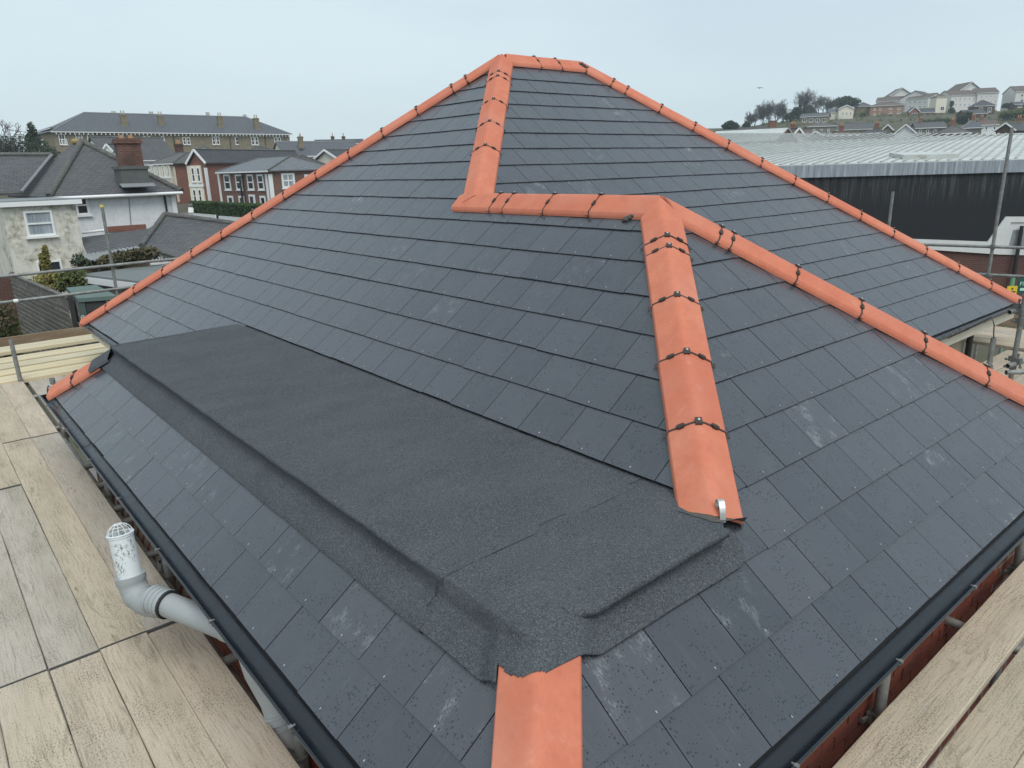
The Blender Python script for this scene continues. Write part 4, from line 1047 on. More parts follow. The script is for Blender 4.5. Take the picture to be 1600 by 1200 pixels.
# chimney on the front slope
cc = at(205, 262, 34.2); ch = thing; mb = MB()
mb.box(V((cc.x, cc.y, cc.z+.45)), (.98, .62, 1.55), e, pn); mb.box(V((cc.x, cc.y, cc.z+1.13)), (1.14, .78, .10), e, pn); mb.box(V((cc.x, cc.y, cc.z+1.24)), (1.06, .70, .12), e, pn)
tex_wall('sooty_brick', [(.15, .055, .04), (.22, .085, .06)], (.17, .14, .12), .225, .075, .012, dirt=.75, dcol=(.035, .03, .028))
cho = part('chimney', mb, 'sooty_brick', hs, 'tall red brick chimney on the front slope')
mb = MB(); mb.box(V((cc.x, cc.y, cc.z-.42))+pn*.1, (1.22, .95, .80), e, pn); mb.box(V((cc.x, cc.y, cc.z+.0))+pn*.1, (1.36, 1.05, .14), e, pn); plain('dark_lead', (.105, .108, .105), .75, var=.4, sc=3)
part('chimney_base', mb, 'dark_lead', cho)
mb = MB(); 
for k in (-.2, .2): mb.tube(V((cc.x, cc.y, cc.z+1.28))+e*k, V((cc.x, cc.y, cc.z+1.46))+e*k, .12, .11, 10)
part('chimney_pot', mb, 'clay_pot', cho, kind='stuff')
fl_ = MB(); c = cc-pn*.55+V((0, 0, -.80)); fl_.box(c, (1.5, .35, .04), e, pn+V((0, 0, .5))); part('flashing', fl_, 'lead', cho)
HX = House.__new__(House); HX.root = hs; HX.A = E1+pn*.35; HX.B = E2+pn*.35; HX.u = e; HX.n = pn
HX.win(117, 305, 138, 336, style='sash', glass='window_glass', fw=.09)
# stain and cable on the white wall
mb = MB(); a = HX.fpt(201, 310); b = HX.fpt(204.5, 352); mb.path([a-pn*.03, b-pn*.03], .018, 5); part('cable', mb, 'lead', hs)
HX.band('brick_band', 168, 352, 228, 361, 'red_brick', .06)
# cream extension with a flat roof
xt = House('flat_roof_extension', 'mould stained cream rendered extension with a flat roof and white fascia', (1, 26.6), (117, 28.2), 321, 4.2, 'mouldy_render', 'lead', 'flat', zb=GZ-.4, cat='house', oh=.18)
fx = MB(); a, b = xt.A-xt.n*.20, xt.B-xt.n*.20
fx.box((a+b)/2+V((0, 0, .02))+xt.u*.0, (xt.W+.4, .03, .17), xt.u, xt.n); part('fascia', fx, 'white_trim', xt.root)
xt.win(39, 329, 84, 369, style='sash', glass='curtained_glass', fw=.075, label='two-light white window with pale net curtain')
xt.win(57, 407, 97, 426, style='none', fw=.07)
# brick pier at the picture edge
mb = MB(); c = at(2, 440, 25.5); mb.box(V((c.x, c.y, c.z-1.2)), (.62, .6, 2.6), xt.u, xt.n); mb.box(V((c.x, c.y, c.z+.13)), (.5, .5, .06), xt.u, xt.n)
single('brick_pier', mb, 'dark_brick', 'dark red brick pier at the corner of the stained extension', 'pier', (c.x, c.y, GZ))
# lean-to slate roof against the house, and hipped outbuilding
ot = thing('outbuilding', 'low outbuilding with hipped slate roof beside the white house', 'outbuilding', at(290, 400, 28).to_tuple()[:2]+(GZ,))
R0, R1 = at(257, 336, 30.5), at(372, 351, 31.5); H0, H1 = at(221, 385, 27.6), at(330, 418, 25.6)
rm = MB(); slab(rm, [R0, R1, H1, H0]); slab(rm, [at(126, 371, 30.0), at(232, 357, 32.0), R0+V((0, 0, -.04)), H0, at(137, 396, 27.8)][:2]+[R0+V((.0, 0, -.12)), H0+V((0, 0, -.03)), at(137, 397, 27.6)])
oro = part('roof', rm, 'old_slate', ot); hiptiles([(R0, H0)], 'mossy_slate', oro, .10); hiptiles([(R0, R1)], 'mossy_slate', oro, .12)
wm = MB(); a, b = H0+V((.1, .15, -.12)), H1+V((.1, .15, -.12)); wm.prism([V((p.x, p.y, GZ-.3)) for p in (a, b, b+pn*2.4, a+pn*2.4)], (0, 0, min(a.z, b.z)-GZ+.25)); part('wall', wm, 'white_render', ot)
OW = House.__new__(House); OW.root = ot; OW.u = (b-a); OW.u.z = 0; OW.u.normalize(); OW.n = V((-OW.u.y, OW.u.x, 0)); OW.n = OW.n if OW.n.dot(a-CAM) > 0 else -OW.n; OW.A = a; OW.B = b
for x in (246, 262): OW.win(x-7, 398, x+7, 412, style='cas', fw=.09)
pm = MB(); a = at(128, 364, 29.8); b = at(168, 359, 30.2); pm.path([a, b], .05, 8); part('waste_pipe', pm, 'white_trim', ot)
# corrugated lean-to
g = G('corrugated_grey'); uv = g.uv(); p = g.pos()
c = g.ramp(g.noise(p, 2.4, 5, .7), [(.3, (.19, .20, .20)), (.7, (.33, .34, .34))]); M['corrugated_grey'] = g.out(c, .6, .4)
ln = thing('lean_to', 'low lean-to with corrugated grey roof between extension and outbuilding', 'lean-to', at(165, 410, 26.5).to_tuple()[:2]+(GZ,))
c0, c1, c2, c3 = at(113, 401, 25.6), at(214, 385, 27.0), at(238, 394, 26.2), at(140, 408, 24.4); mb = MB(); rows = []
for i in range(61):
    f = i/60; zz = .03*(1 if (i//2) % 2 else -1)*.8; rows.append([c0.lerp(c1, f)+V((0, 0, zz)), c3.lerp(c2, f)+V((0, 0, zz))])
mb.grid(rows, sm=False); mb.grid([[p-V((0, 0, .02)) for p in r_[::-1]] for r_ in rows], sm=False); part('corrugated_roof', mb, 'corrugated_grey', ln)
mb = MB(); up3 = V((0, 0, -.15)); b_ = [c0.lerp(c1, .03)+up3, c1+up3, c2.lerp(c1, .3)+up3, c3.lerp(c0, .3)+up3]; mb.prism([V((p.x, p.y, GZ)) for p in b_], (0, 0, min(p.z for p in b_)-GZ)); part('wall', mb, 'dark_board', ln)
for k in (.12, .4):
    mb = MB(); p = c3.lerp(c2, k); mb.box(V((p.x, p.y, (p.z+GZ)/2)), (.09, .09, p.z-GZ-.05), xt.u, xt.n); part('post', mb, 'grey_fence', ln)
# grey flat-roofed garage with white fascia
ga = at(134, 433, 23.2); gb = at(262, 455, 20.6); gb = atdz(262, 20.6, ga.z); gu = gb-ga; gu.z = 0; gl = gu.length; gu.normalize(); gn = V((-gu.y, gu.x, 0)); gn = gn if gn.dot(ga-CAM) > 0 else -gn
gt = thing('garage', 'flat grey roofed garage with a white fascia board behind the shed', 'garage', (ga.x, ga.y, GZ))
plain('grey_felt', (.15, .165, .165), .9, var=.25, sc=1.2)
mb = MB(); mb.prism([ga-gn*.1-gu*.1, gb-gn*.1, gb+gn*3.4, ga+gn*3.4-gu*.1], (0, 0, .10)); part('roof', mb, 'grey_felt', gt)
mb = MB(); mb.box((ga+gb)/2-gn*.13-V((0, 0, .06)), (gl+.2, .03, .20), gu, gn); part('fascia', mb, 'white_trim', gt)
mb = MB(); mb.prism([V((p.x, p.y, GZ-.2)) for p in (ga+gu*.1, gb, gb+gn*3.2, ga+gu*.1+gn*3.2)], (0, 0, ga.z-GZ+.19)); part('wall', mb, 'grey_stone', gt)
# shed with green felt roof
sz_ = at(104, 451, 20).z; s0_, s1_, s2_, s3_ = atdz(103, 20.2, sz_), atdz(121, 18.3, sz_), atdz(182, 18.6, sz_), atdz(150, 20.6, sz_)
sh = thing('garden_shed', 'dark garden shed with flat green felt roof at the fence end', 'shed', (s1_.x, s1_.y, GZ))
plain('green_felt', (.105, .150, .135), .9, var=.25, sc=2)
plain('shed_dark', (.040, .040, .042), .8, var=.3, sc=5); plain('shed_green', (.06, .085, .075), .8)
mb = MB(); slab(mb, [s0_, s1_, s2_, s3_], .10); part('roof', mb, 'green_felt', sh)
ctr_ = (s0_+s1_+s2_+s3_)/4; k = [p.lerp(ctr_, .06)-V((0, 0, .11)) for p in (s0_, s1_, s2_, s3_)]
mb = MB(); mb.prism([V((p.x, p.y, GZ-.2)) for p in k], (0, 0, k[0].z-GZ+.2)); part('wall', mb, 'shed_dark', sh)
lv = (k[1]-k[0]).normalized(); fv = (k[2]-k[1]).normalized(); LL = (k[1]-k[0]).length; FL = (k[2]-k[1]).length
no = V((lv.y, -lv.x, 0)); no = no if no.dot(CAM-k[0]) > 0 else -no; nf = V((fv.y, -fv.x, 0)); nf = nf if nf.dot(CAM-k[1]) > 0 else -nf
for i in range(9):
    mb = MB(); mb.box(k[0].lerp(k[1], .5)+no*.012+V((0, 0, -.15-.22*i)), (LL-.03, .024, .205), lv, no, r=R.random()); part('board', mb, 'grey_fence', sh)
for i in range(9):
    mb = MB(); mb.box(k[1].lerp(k[2], .56)+nf*.012+V((0, 0, -.15-.22*i)), (FL*.78, .024, .21), fv, nf, r=R.random()); part('board', mb, 'shed_dark', sh)
mb = MB(); c = k[1].lerp(k[2], .06)+nf*.02; mb.box(V((c.x, c.y, (c.z+GZ)/2)), (.16, .05, c.z-GZ), fv, nf); part('corner_post', mb, 'shed_green', sh)
# board fence
f0, f1 = at(18, 438, 24.0), at(103, 455, 18.7); fd = f1-f0; fdz = fd.z; fd.z = 0; fl2 = fd.length; fd.normalize(); fnm = V((fd.y, -fd.x, 0)); fnm = fnm if fnm.dot(CAM-f0) > 0 else -fnm
fe = thing('board_fence', 'weathered grey fence of overlapping horizontal boards leading to the shed', 'fence', (f1.x, f1.y, GZ))
f1.z = f0.z = (f0.z+f1.z)/2
for i in range(15):
    mb = MB(); z_ = -.10-.148*i
    mb.box((f0+f1)/2+V((0, 0, z_-.22))+fnm*(.02+.004*R.random()), (fl2-.04, .022, .152), fd+V((0, 0, R.uniform(-.003, .003))), fnm+V((0, 0, -.16)), r=R.random()); part('board', mb, 'grey_fence', fe)
for i in range(int(fl2/.16)):
    mb = MB(); mb.box(f0+fd*(.08+.16*i)+V((0, 0, -.15+R.uniform(-.012, .012))), (.150, .02, .33), fd, fnm, r=R.random()); part('top_board', mb, 'grey_fence', fe)
for d in (0, fl2*.36, fl2*.7, fl2):
    mb = MB(); p = f0+fd*d-fnm*.06; mb.box(V((p.x, p.y, (f0.z+.08+GZ)/2)), (.1, .1, f0.z+.08-GZ), fd, fnm, r=.5); part('post', mb, 'grey_fence' if d < fl2 else 'shed_dark', fe)
mb = MB(); mb.box((f0+f1)/2+V((0, 0, .03))-fnm*.02, (fl2, .12, .03), fd, fnm, r=.2); part('capping', mb, 'grey_fence', fe)
# ================================================================== PLANTS
plain('bark', (.095, .088, .082), .95, var=.3, sc=8)
def leafmat(name, a, b, ro=.8):
    g = G(name); rn = g.rnd(); M[name] = g.out(g.ramp(rn, [(0, a), (1, b)]), ro, .2); return name
leafmat('hedge_leaf', (.030, .060, .018), (.060, .100, .030)); leafmat('dark_leaf', (.020, .034, .018), (.045, .062, .032))
leafmat('ivy_leaf', (.026, .040, .022), (.055, .070, .040)); leafmat('yellow_leaf', (.12, .115, .032), (.22, .19, .06)); leafmat('dry_leaf', (.055, .052, .028), (.12, .105, .058)); leafmat('olive_leaf', (.05, .07, .022), (.13, .14, .05))
def leaves(mb, c, rad, n, sz, rr, flat=.0):
    """leaf-sized faces in a lumpy cloud"""
    for i in range(n):
        while 1:
            q = V((rr.uniform(-1, 1), rr.uniform(-1, 1), rr.uniform(-1, 1)))
            if q.length <= 1: break
        k = .55+.45*q.length if q.length > 0 else 1
        q = q*(1/max(q.length, .01))*(rr.random()**.45)
        p = V(c)+V((q.x*rad[0], q.y*rad[1], q.z*rad[2]))
        a = V((rr.gauss(0, 1), rr.gauss(0, 1), rr.gauss(0, 1))).normalized(); b = a.orthogonal().normalized(); s_ = sz*rr.uniform(.6, 1.3)
        r_ = min(1, max(0, rr.random()))
        i0 = len(mb.v); mb.v += [tuple(p-a*s_-b*s_*.5), tuple(p+a*s_*.2-b*s_*.7), tuple(p+a*s_+b*s_*.3), tuple(p-a*s_*.1+b*s_*.8)]; mb.f.append((i0, i0+1, i0+2, i0+3))
        mb.uv.append([(0, 0)]*4); mb.r.append(r_); mb.mi.append(0); mb.sm.append(False); mb.sc.append(0.)
def limb(mb, p, q, r0, r1, n=4):
    t = (q-p).normalized(); a = t.orthogonal().normalized(); b = t.cross(a); i0 = len(mb.v)
    for pp, rr in ((p, r0), (q, r1)):
        for k in range(n): mb.v.append(tuple(pp+(a*cos(2*pi*k/n)+b*sin(2*pi*k/n))*rr))
    for k in range(n):
        k2 = (k+1) % n; mb.f.append((i0+k, i0+k2, i0+n+k2, i0+n+k)); mb.uv.append([(0, 0)]*4); mb.r.append(.3); mb.mi.append(0); mb.sm.append(True); mb.sc.append(0.)
def bare_tree(label, base, h, spread, seed, group=None, ivy=0., levels=5, name='bare_tree', tw=.035, trunk=.35, multi=1):
    rr = random.Random(seed); root = thing(name, label, 'tree', base, group); tm, cm, im = MB(), MB(), MB(); base = V(base)
    def grow(p, d, ln, r_, lv):
        q = p; n = 3 if lv < 3 else 2
        for i in range(n):
            d2 = (d+V((rr.gauss(0, .16), rr.gauss(0, .16), rr.gauss(.05, .10)))).normalized(); e = q+d2*ln/n
            limb(tm if lv == 0 else cm, q, e, r_*(1-.45*i/n), max(tw*.5, r_*(1-.45*(i+1)/n)), 5 if lv < 2 else 3)
            if ivy and lv <= 1 and rr.random() < ivy: leaves(im, q.lerp(e, .5), (.5+r_*1.5,)*3, 60, .17, rr)
            if lv < levels:
                for k in range(rr.choice((1, 2)) if i < n-1 or lv > 0 else 3):
                    an = rr.uniform(0, 2*pi); tilt = rr.uniform(.45, 1.0); s_ = d2.orthogonal().normalized(); b_ = d2.cross(s_)
                    nd = (d2*cos(tilt)+(s_*cos(an)+b_*sin(an))*sin(tilt)*spread+V((0, 0, .12))).normalized()
                    if lv == 0 and i == 0 and rr.random() < .6: continue
                    grow(e, nd, ln*rr.uniform(.55, .78), max(tw*.5, r_*.52), lv+1)
            q = e; d = d2
    for m_ in range(multi): grow(base+V((rr.uniform(-1, 1), rr.uniform(-1, 1), -.3))*(m_ > 0)*.6-V((0, 0, .3)), V((rr.gauss(0, .1), rr.gauss(0, .1), 1)).normalized(), h*.45, h*.022*trunk/.35, 0)
    part('trunk', tm, 'bark', root); part('crown', cm, 'bark', root, kind='stuff')
    if im.v: part('ivy', im, 'ivy_leaf', root, kind='stuff')
    return root
def bushy(label, cat, base, blobs, mat, n, sz, seed, name='evergreen_tree', trunk=True, group=None):
    rr = random.Random(seed); root = thing(name, label, cat, base, group); cm = MB()
    for (c, rad) in blobs: leaves(cm, c, rad, int(n), sz, rr)
    tm = MB(); top = V(blobs[0][0]); limb(tm, V(base)-V((0, 0, .3)), top, .12 if not trunk else .35, .05, 6)
    part('trunk' if trunk else 'stem', tm, 'bark', root); part('crown' if trunk else 'foliage', cm, mat, root, kind='stuff'); return root
def ground_at(px, d): v = at(px, 250, d); return V((v.x, v.y, gz(v.x, v.y)))

leafmat('bramble_leaf', (.06, .050, .026), (.115, .095, .05))
# small plants by the extension
c = at(84, 440, 23.0); bs = V((c.x, c.y, GZ))
bushy('yellow green bamboo bush behind the fence under the small window', 'bush', bs, [(at(78, 446, 23.2), (.45, .4, .42)), (at(93, 441, 23.4), (.38, .35, .38)), (at(66, 440, 23.4), (.25, .25, .3)), (at(84, 436, 23.6), (.3, .3, .25)), (at(70, 412, 24.6), (.17, .17, .42)), (at(72, 400, 24.6), (.11, .11, .4))], 'yellow_leaf', 420, .05, 3, 'bamboo_bush', False)
c = at(200, 403, 25.0)
bushy('dry climbing plant hanging along the front of the corrugated lean-to', 'climber', (c.x, c.y, GZ), [(at(x, y, 24.6), (.42, .3, .24)) for x, y in ((172, 408), (188, 403), (204, 401), (218, 398), (180, 411), (231, 396))], 'dry_leaf', 420, .06, 4, 'climbing_plant', False)
c = at(113, 408, 24.9)
bushy('small dark green creeper on the end of the corrugated lean-to', 'climber', (c.x, c.y, GZ), [(at(124, 410, 24.2), (.28, .2, .3)), (at(133, 413, 24.2), (.2, .2, .2))], 'ivy_leaf', 180, .055, 5, 'climbing_plant', False)
c = at(118, 438, 22.9)
bushy('grey green thicket between the bamboo and the shed', 'bush', (c.x, c.y, GZ), [(at(x, y, 23.0), (.34, .3, .3)) for x, y in ((110, 436), (120, 432), (128, 439), (104, 441))], 'olive_leaf', 260, .05, 6, 'thicket', False)
for i, (x, y) in enumerate(((6, 476), (16, 500), (3, 508), (30, 522))):
    c = at(x, y, 19.5+.3*i)
    bushy('brown green bramble heap before the board fence, '+['by the brick pier', 'middle of the heap row', 'at the picture edge', 'nearest the pale timbers'][i], 'bramble', (c.x, c.y, GZ), [(c+V((-.1, 0, -.15)), (.36, .36, .30)), (c+V((-.3, -.2, -.45)), (.4, .5, .35))], ['bramble_leaf', 'olive_leaf'][i % 2], 330, .045, 7+i, 'bramble', False, 'brambles in the yard')

# ================================================================== LEFT: STREET WITH BRICK HOUSES
hz_ = lambda px: gz(*ground_at(px, 84).xy)
# hedges, walls, gate pillar, lamp
def hedge(label, p0, p1, wd, h, z, seed):
    rr = random.Random(seed); p0, p1 = V(p0), V(p1); L_ = (p1-p0).length; root = thing('hedge', label, 'hedge', ((p0+p1)/2).to_tuple()[:2]+(z,))
    cm = MB(); core = MB(); u = (p1-p0).normalized(); s_ = V((-u.y, u.x, 0)); 
    core.box((p0+p1)/2+V((0, 0, z-(p0.z+p1.z)/2+h*.47)), (L_-.3, wd-.35, h*.9), u, s_)
    n = int(L_*220)
    for i in range(n):
        f = rr.random()*L_; a = rr.random(); 
        if a < .5: q = p0+u*f+s_*rr.uniform(-wd/2, wd/2); q.z = z+h+.09*mnoise.noise(q*1.7)
        else: q = p0+u*f+s_*(wd/2)*rr.choice((-1, 1)); q.z = z+rr.uniform(.05, h)
        leaves(cm, q, (.09, .09, .08), 4, .07, rr)
    part('core', core, 'dark_leaf', root); part('foliage', cm, 'hedge_leaf', root, kind='stuff')
hA0, hA1 = at(306, 330, 78), at(346, 335, 73); hB0, hB1 = at(352, 335, 71), at(424, 340, 64)
for hh, lab, sd_ in (((hA0, hA1), 'clipped green hedge on the left of the white gate pillar', 1), ((hB0, hB1), 'clipped green hedge on the right of the white gate pillar', 2)):
    a, b = hh; a.z = b.z = 0; a = V((a.x, a.y, GZ+1)); b = V((b.x, b.y, GZ+1)); hedge(lab, a, b, 1.0, 1.75, GZ+1, sd_)
    mb = MB(); u = (b-a).normalized(); s_ = V((-u.y, u.x, 0)); s_ = s_ if s_.dot(CAM-a) > 0 else -s_
    mb.box((a+b)/2+s_*.62+V((0, 0, .27)), ((b-a).length, .16, .54), u, s_); mb.box((a+b)/2+s_*.62+V((0, 0, .56)), ((b-a).length, .2, .05), u, s_)
    single('garden_wall', mb, 'white_paint', 'low white garden wall under the hedge '+('left' if sd_ == 1 else 'right')+' of the gate pillar', 'wall', (a+b)/2)
def pillar(label, px, d, w_, h, cap):
    b = ground_at(px, d); root = thing('gate_pillar', label, 'pillar', b); mb = MB(); mb.box(b+V((0, 0, h/2)), (w_, w_, h), RT, UP); 
    part('shaft', mb, 'white_paint', root); mb = MB(); mb.box(b+V((0, 0, h+.05)), (w_+.12, w_+.12, .12), (RT.x, RT.y, 0), (FW.x, FW.y, 0)); part('coping', mb, cap, root)
pillar('white gate pillar between the two hedges', 349, 71.5, .42, .95, 'white_paint'); pillar('tall white gate pillar with dark cap at the street corner', 291, 76, .55, 1.45, 'lead')
lb = ground_at(371, 76); lp = thing('street_lamp', 'dark street lamp with a short arm in front of the brick houses', 'street lamp', lb)
mb = MB(); tp_ = V((lb.x, lb.y, at(364, 277, 76).z)); mb.tube(lb, V((lb.x, lb.y, lb.z+1.4)), .16, n=8); mb.tube(V((lb.x, lb.y, lb.z+1.4)), tp_, .115, .10, n=8); part('post', mb, 'black_paint', lp)
mb = MB(); hv = V((RT.x, RT.y, 0)); mb.tube(tp_, tp_+hv*.75+V((0, 0, .08)), .07, n=6); mb.box(tp_+hv*1.0+V((0, 0, .08)), (.70, .30, .18), hv, FW); part('lantern', mb, 'black_paint', lp)

# brown brick house with pale slate hip
h3 = House('brick_house', 'brown brick house with pale hipped roof and white sash windows behind the hedge', (344, 80), (421, 72.5), 270.5, 7.5, 'brown_brick', 'pale_slate', 'hip', ridge_py=247, oh=.35, inset=2.2)
for x in (351, 369, 387, 403): h3.win(x, 272.5, x+9.5, 297, style='sash', fw=.16)
for x in (356.5, 374, 407): h3.win(x, 306, x+8.5, 321, style='none', fw=.2)
h3.band('door_surround', 390.5, 304, 399.5, 325, 'white_trim', .10); h3.band('door', 393, 307, 397.5, 325, 'black_paint', .03, off=.11)
for x0, x1 in ((343.8, 346.5), (417.5, 421)): h3.band('quoin', x0, 272, x1, 332, 'white_trim', .05)
h3.band('quoin', 421.5, 272, 428, 325, 'white_trim', .05, 'R'); h3.win(440, 270.5, 460.5, 294, 'R', 'cross', 'curtained_glass', fw=.2)
h3.band('quoin', 476, 272, 482, 292, 'white_trim', .05, 'R')
dp = MB(); a = h3.fpt(379.5, 273); b = h3.fpt(383, 318); dp.tube(a-h3.n*.06, V((a.x, a.y, GZ))-h3.n*.06, .05, n=6); part('downpipe', dp, 'black_paint', h3.root)
# gabled house with a cream bay
h2 = House('brick_house', 'red brick house with a cream two-storey bay under a white gable', (296.5, 85.2), (321.5, 84.2), 257, 17., 'red_brick', 'dark_slate', 'gable_perp', ridge_py=236, oh=.3)
h2.band('bay_panel', 297.5, 258.5, 319, 330, 'cream_render', .12)
for x in (300, 308.5, 302.5, 311):
    y0, y1 = (262, 284) if x in (300, 308.5) else (296, 316)
    p = h2.fpt(x+3.7, (y0+y1)/2); h2.winm(p-h2.n*.13, .52, 1.62 if y0 < 280 else 1.5, h2.u, -h2.n, 'sash', 'window_glass', 'white_trim', .10)
h2.band('string_course', 297.2, 288, 319.2, 292, 'white_trim', .20); h2.band('quoin', 322.2, 262, 327, 318, 'white_trim', .06, 'R')
# corner house with dark hipped roof
h1 = House('brick_house', 'corner brick house with cream bay windows and a dark chimney with orange pots', (239, 96), (273, 92), 258, 5.5, 'red_brick', 'mossy_slate', 'hip', ridge_py=240, oh=.4, inset=1.9)
h1.band('bay_panel', 239.5, 259, 271.5, 290, 'cream_render', .35)
for x in (241.5, 249.5, 257.5, 265.5):
    p = h1.fpt(x+2.7, 268); h1.winm(p-h1.n*.36, .43, 1.5, h1.u, -h1.n, 'sash', 'window_glass', 'white_trim', .08)
h1.band('string_course', 239.5, 276.5, 272, 279, 'white_trim', .42); h1.band('quoin', 273.6, 260, 277, 316, 'cream_paint', .05, 'R')
cpn = at(281, 240, 97); h1.chimney(cpn, 1.05, .7, cpn.z-2.0, cpn.z+1.15, 'dark_brick', 3)
# houses behind
hb = House('white_house', 'white walled house with grey roof and a little white gable behind the big chimney', (171, 104), (277, 112), 252, 8, 'white_render', 'old_slate', 'gable_par', ridge_py=216.5, oh=.3)
gw = House('dormer', 'x', (161.5, 103), (176, 103), 238, 3, 'white_render', 'old_slate', 'gable_perp', ridge_py=226.5, oh=.15, zb=atdz(168, 103, 0).z*0+at(168, 243, 103).z)
for o in list(gw.root.children):
    o.parent = hb.root; o.location = gw.root.location-hb.root.location
bpy.data.objects.remove(gw.root)
rb = House('slate_roofed_house', 'house with dark hipped roof between the corner house and the terrace', (286, 108), (352, 110), 246, 9, 'red_brick', 'mossy_slate', 'hip', ridge_py=229.5, oh=.3)
rb2 = House('slate_roofed_house', 'house with dark hipped roof behind the pale slate hip', (392, 100), (462, 104), 247, 9, 'red_brick', 'dark_slate', 'hip', ridge_py=230.5, oh=.3)
rb3 = House('slate_roofed_house', 'house with wide dark roof just above the orange left hip', (432, 88), (522, 90), 268, 9, 'red_brick', 'dark_slate', 'hip', ridge_py=244, oh=.3)
rb4 = House('gabled_house', 'long slate roofed house with a cream end gable by the terrace end', (446, 120), (566, 127), 245, 8, 'cream_render', 'blue_slate', 'gable_par', ridge_py=222.5, oh=.25)
cpn = at(469.5, 220, 122); rb4.chimney(cpn, .75, .6, cpn.z-1.2, cpn.z+.6, 'tan_stone', 1)
rb5 = House('gabled_house', 'small cream house with white bargeboards beside the orange hip', (495, 99), (527, 97), 250, 7, 'cream_render', 'dark_slate', 'gable_perp', ridge_py=235.5, oh=.35)
rb6 = House('distant_terrace', 'far low roof line with two chimneys on the skyline', (492, 190), (566, 192), 226, 8, 'grey_stone', 'dark_slate', 'gable_par', ridge_py=219, oh=.3)
for x in (520, 537): cpn = at(x, 219, 195); rb6.chimney(cpn, .9, .7, cpn.z-1.5, cpn.z+.9, 'dark_brick', 1, ph=.9)
rb7 = House('gabled_house', 'house with pinkish gable edge half hidden by the orange hip', (526, 104), (575, 103), 252, 7, 'red_brick', 'blue_slate', 'gable_perp', ridge_py=234, oh=.3)

# long stone terrace
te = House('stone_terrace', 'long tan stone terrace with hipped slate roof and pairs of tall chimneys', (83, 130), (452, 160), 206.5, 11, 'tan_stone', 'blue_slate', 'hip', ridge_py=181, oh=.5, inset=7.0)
for k in range(62):
    mb = MB(); c = te.A+te.u*(te.W*(k+.5)/62)-te.n*.25+V((0, 0, -.22)); mb.box(c, (.14, .5, .36), te.u, te.n); part('eaves_bracket', mb, 'white_trim', te.root)
for x, w_, y0, y1 in ((92, 10, 209.5, 226), (118, 10.5, 209, 220), (136, 11, 209, 220), (96, 9, 217.5, 226.5), (175.5, 4.5, 213, 224), (182, 4.5, 213, 224), (224, 4.5, 213, 224), (231, 4.5, 213, 224), (252.5, 4.5, 213, 224),
                      (285.5, 5, 214.5, 226), (292, 5, 214.5, 226), (331.5, 5, 213.5, 226), (337.8, 5, 213.5, 226), (367.5, 5, 214, 226), (392.5, 5, 214, 226.5), (398.3, 5, 214, 226.5), (428.5, 4.6, 214.5, 226.5), (434.2, 4.6, 214.5, 226.5)):
    te.win(x, y0, x+w_, y1, style='cross' if w_ > 8 else 'sash', fw=.12)
for x in (157.5, 206, 270, 358, 413):
    mb = MB(); a = te.fpt(x, 210)-te.n*.08; mb.tube(a, V((a.x, a.y, te.zb)), .07, n=6); part('downpipe', mb, 'black_paint', te.root)
for x in (212, 318, 372, 446): te.band('pilaster', x, 210, x+1.6, 236, 'grey_stone', .10)
for x, d, yt, f in ((192, 138.6, 181, 1), (250.5, 143.4, 182.5, 1), (343, 151, 183.5, 1), (399.5, 155.6, 186.5, 1), (178.5, 144.5, 181.5, 0), (237, 149.5, 182, 0), (325, 157, 182.5, 0), (383, 161.5, 186, 0)):
    cpn = at(x, yt, d); te.chimney(cpn, 1.05 if f else 1.0, .85, cpn.z-(3.1 if f else 1.6), cpn.z+.15, 'tan_stone', 2 if f else 3, 'buff_pot', ph=.75)
    if f:
        mb = MB(); mb.box(V((cpn.x, cpn.y, cpn.z-2.0))+te.n*.2, (1.5, 1.2, .5), te.u, te.n); part('chimney_base', mb, 'grey_stone', te.root)
# left end return of the terrace
t2 = House('stone_terrace_wing', 'return wing of the stone terrace at its left end with a white bay below', (61, 141), (82, 131.5), 207, 9, 'tan_stone', 'blue_slate', 'hip', ridge_py=190, oh=.45, inset=4.2)
for x in (64.5, 70.5, 78): t2.win(x, 209.5, x+3.6, 218, style='sash', fw=.12)
dp = MB(); a = t2.fpt(75, 210)-t2.n*.1; dp.tube(a, V((a.x, a.y, t2.zb)), .08, n=6); part('downpipe', dp, 'black_paint', t2.root)
bp = MB(); p = at(61, 229, 136)
for k in range(3): bp.box(p+RT*(k-1)*.9+V((0, 0, .15*k)), (.12, .8, 2.0), (RT.x, RT.y, 0), (FW.x, FW.y, 0))
bp.box(p+V((0, 0, -1.05)), (2.8, 1.0, .18), (RT.x, RT.y, 0), (FW.x, FW.y, 0)); bp.box(p+V((0, 0, 1.1)), (2.6, 1., .14), (RT.x, RT.y, 0), (FW.x, FW.y, 0)); part('porch_frame', bp, 'white_trim', t2.root)
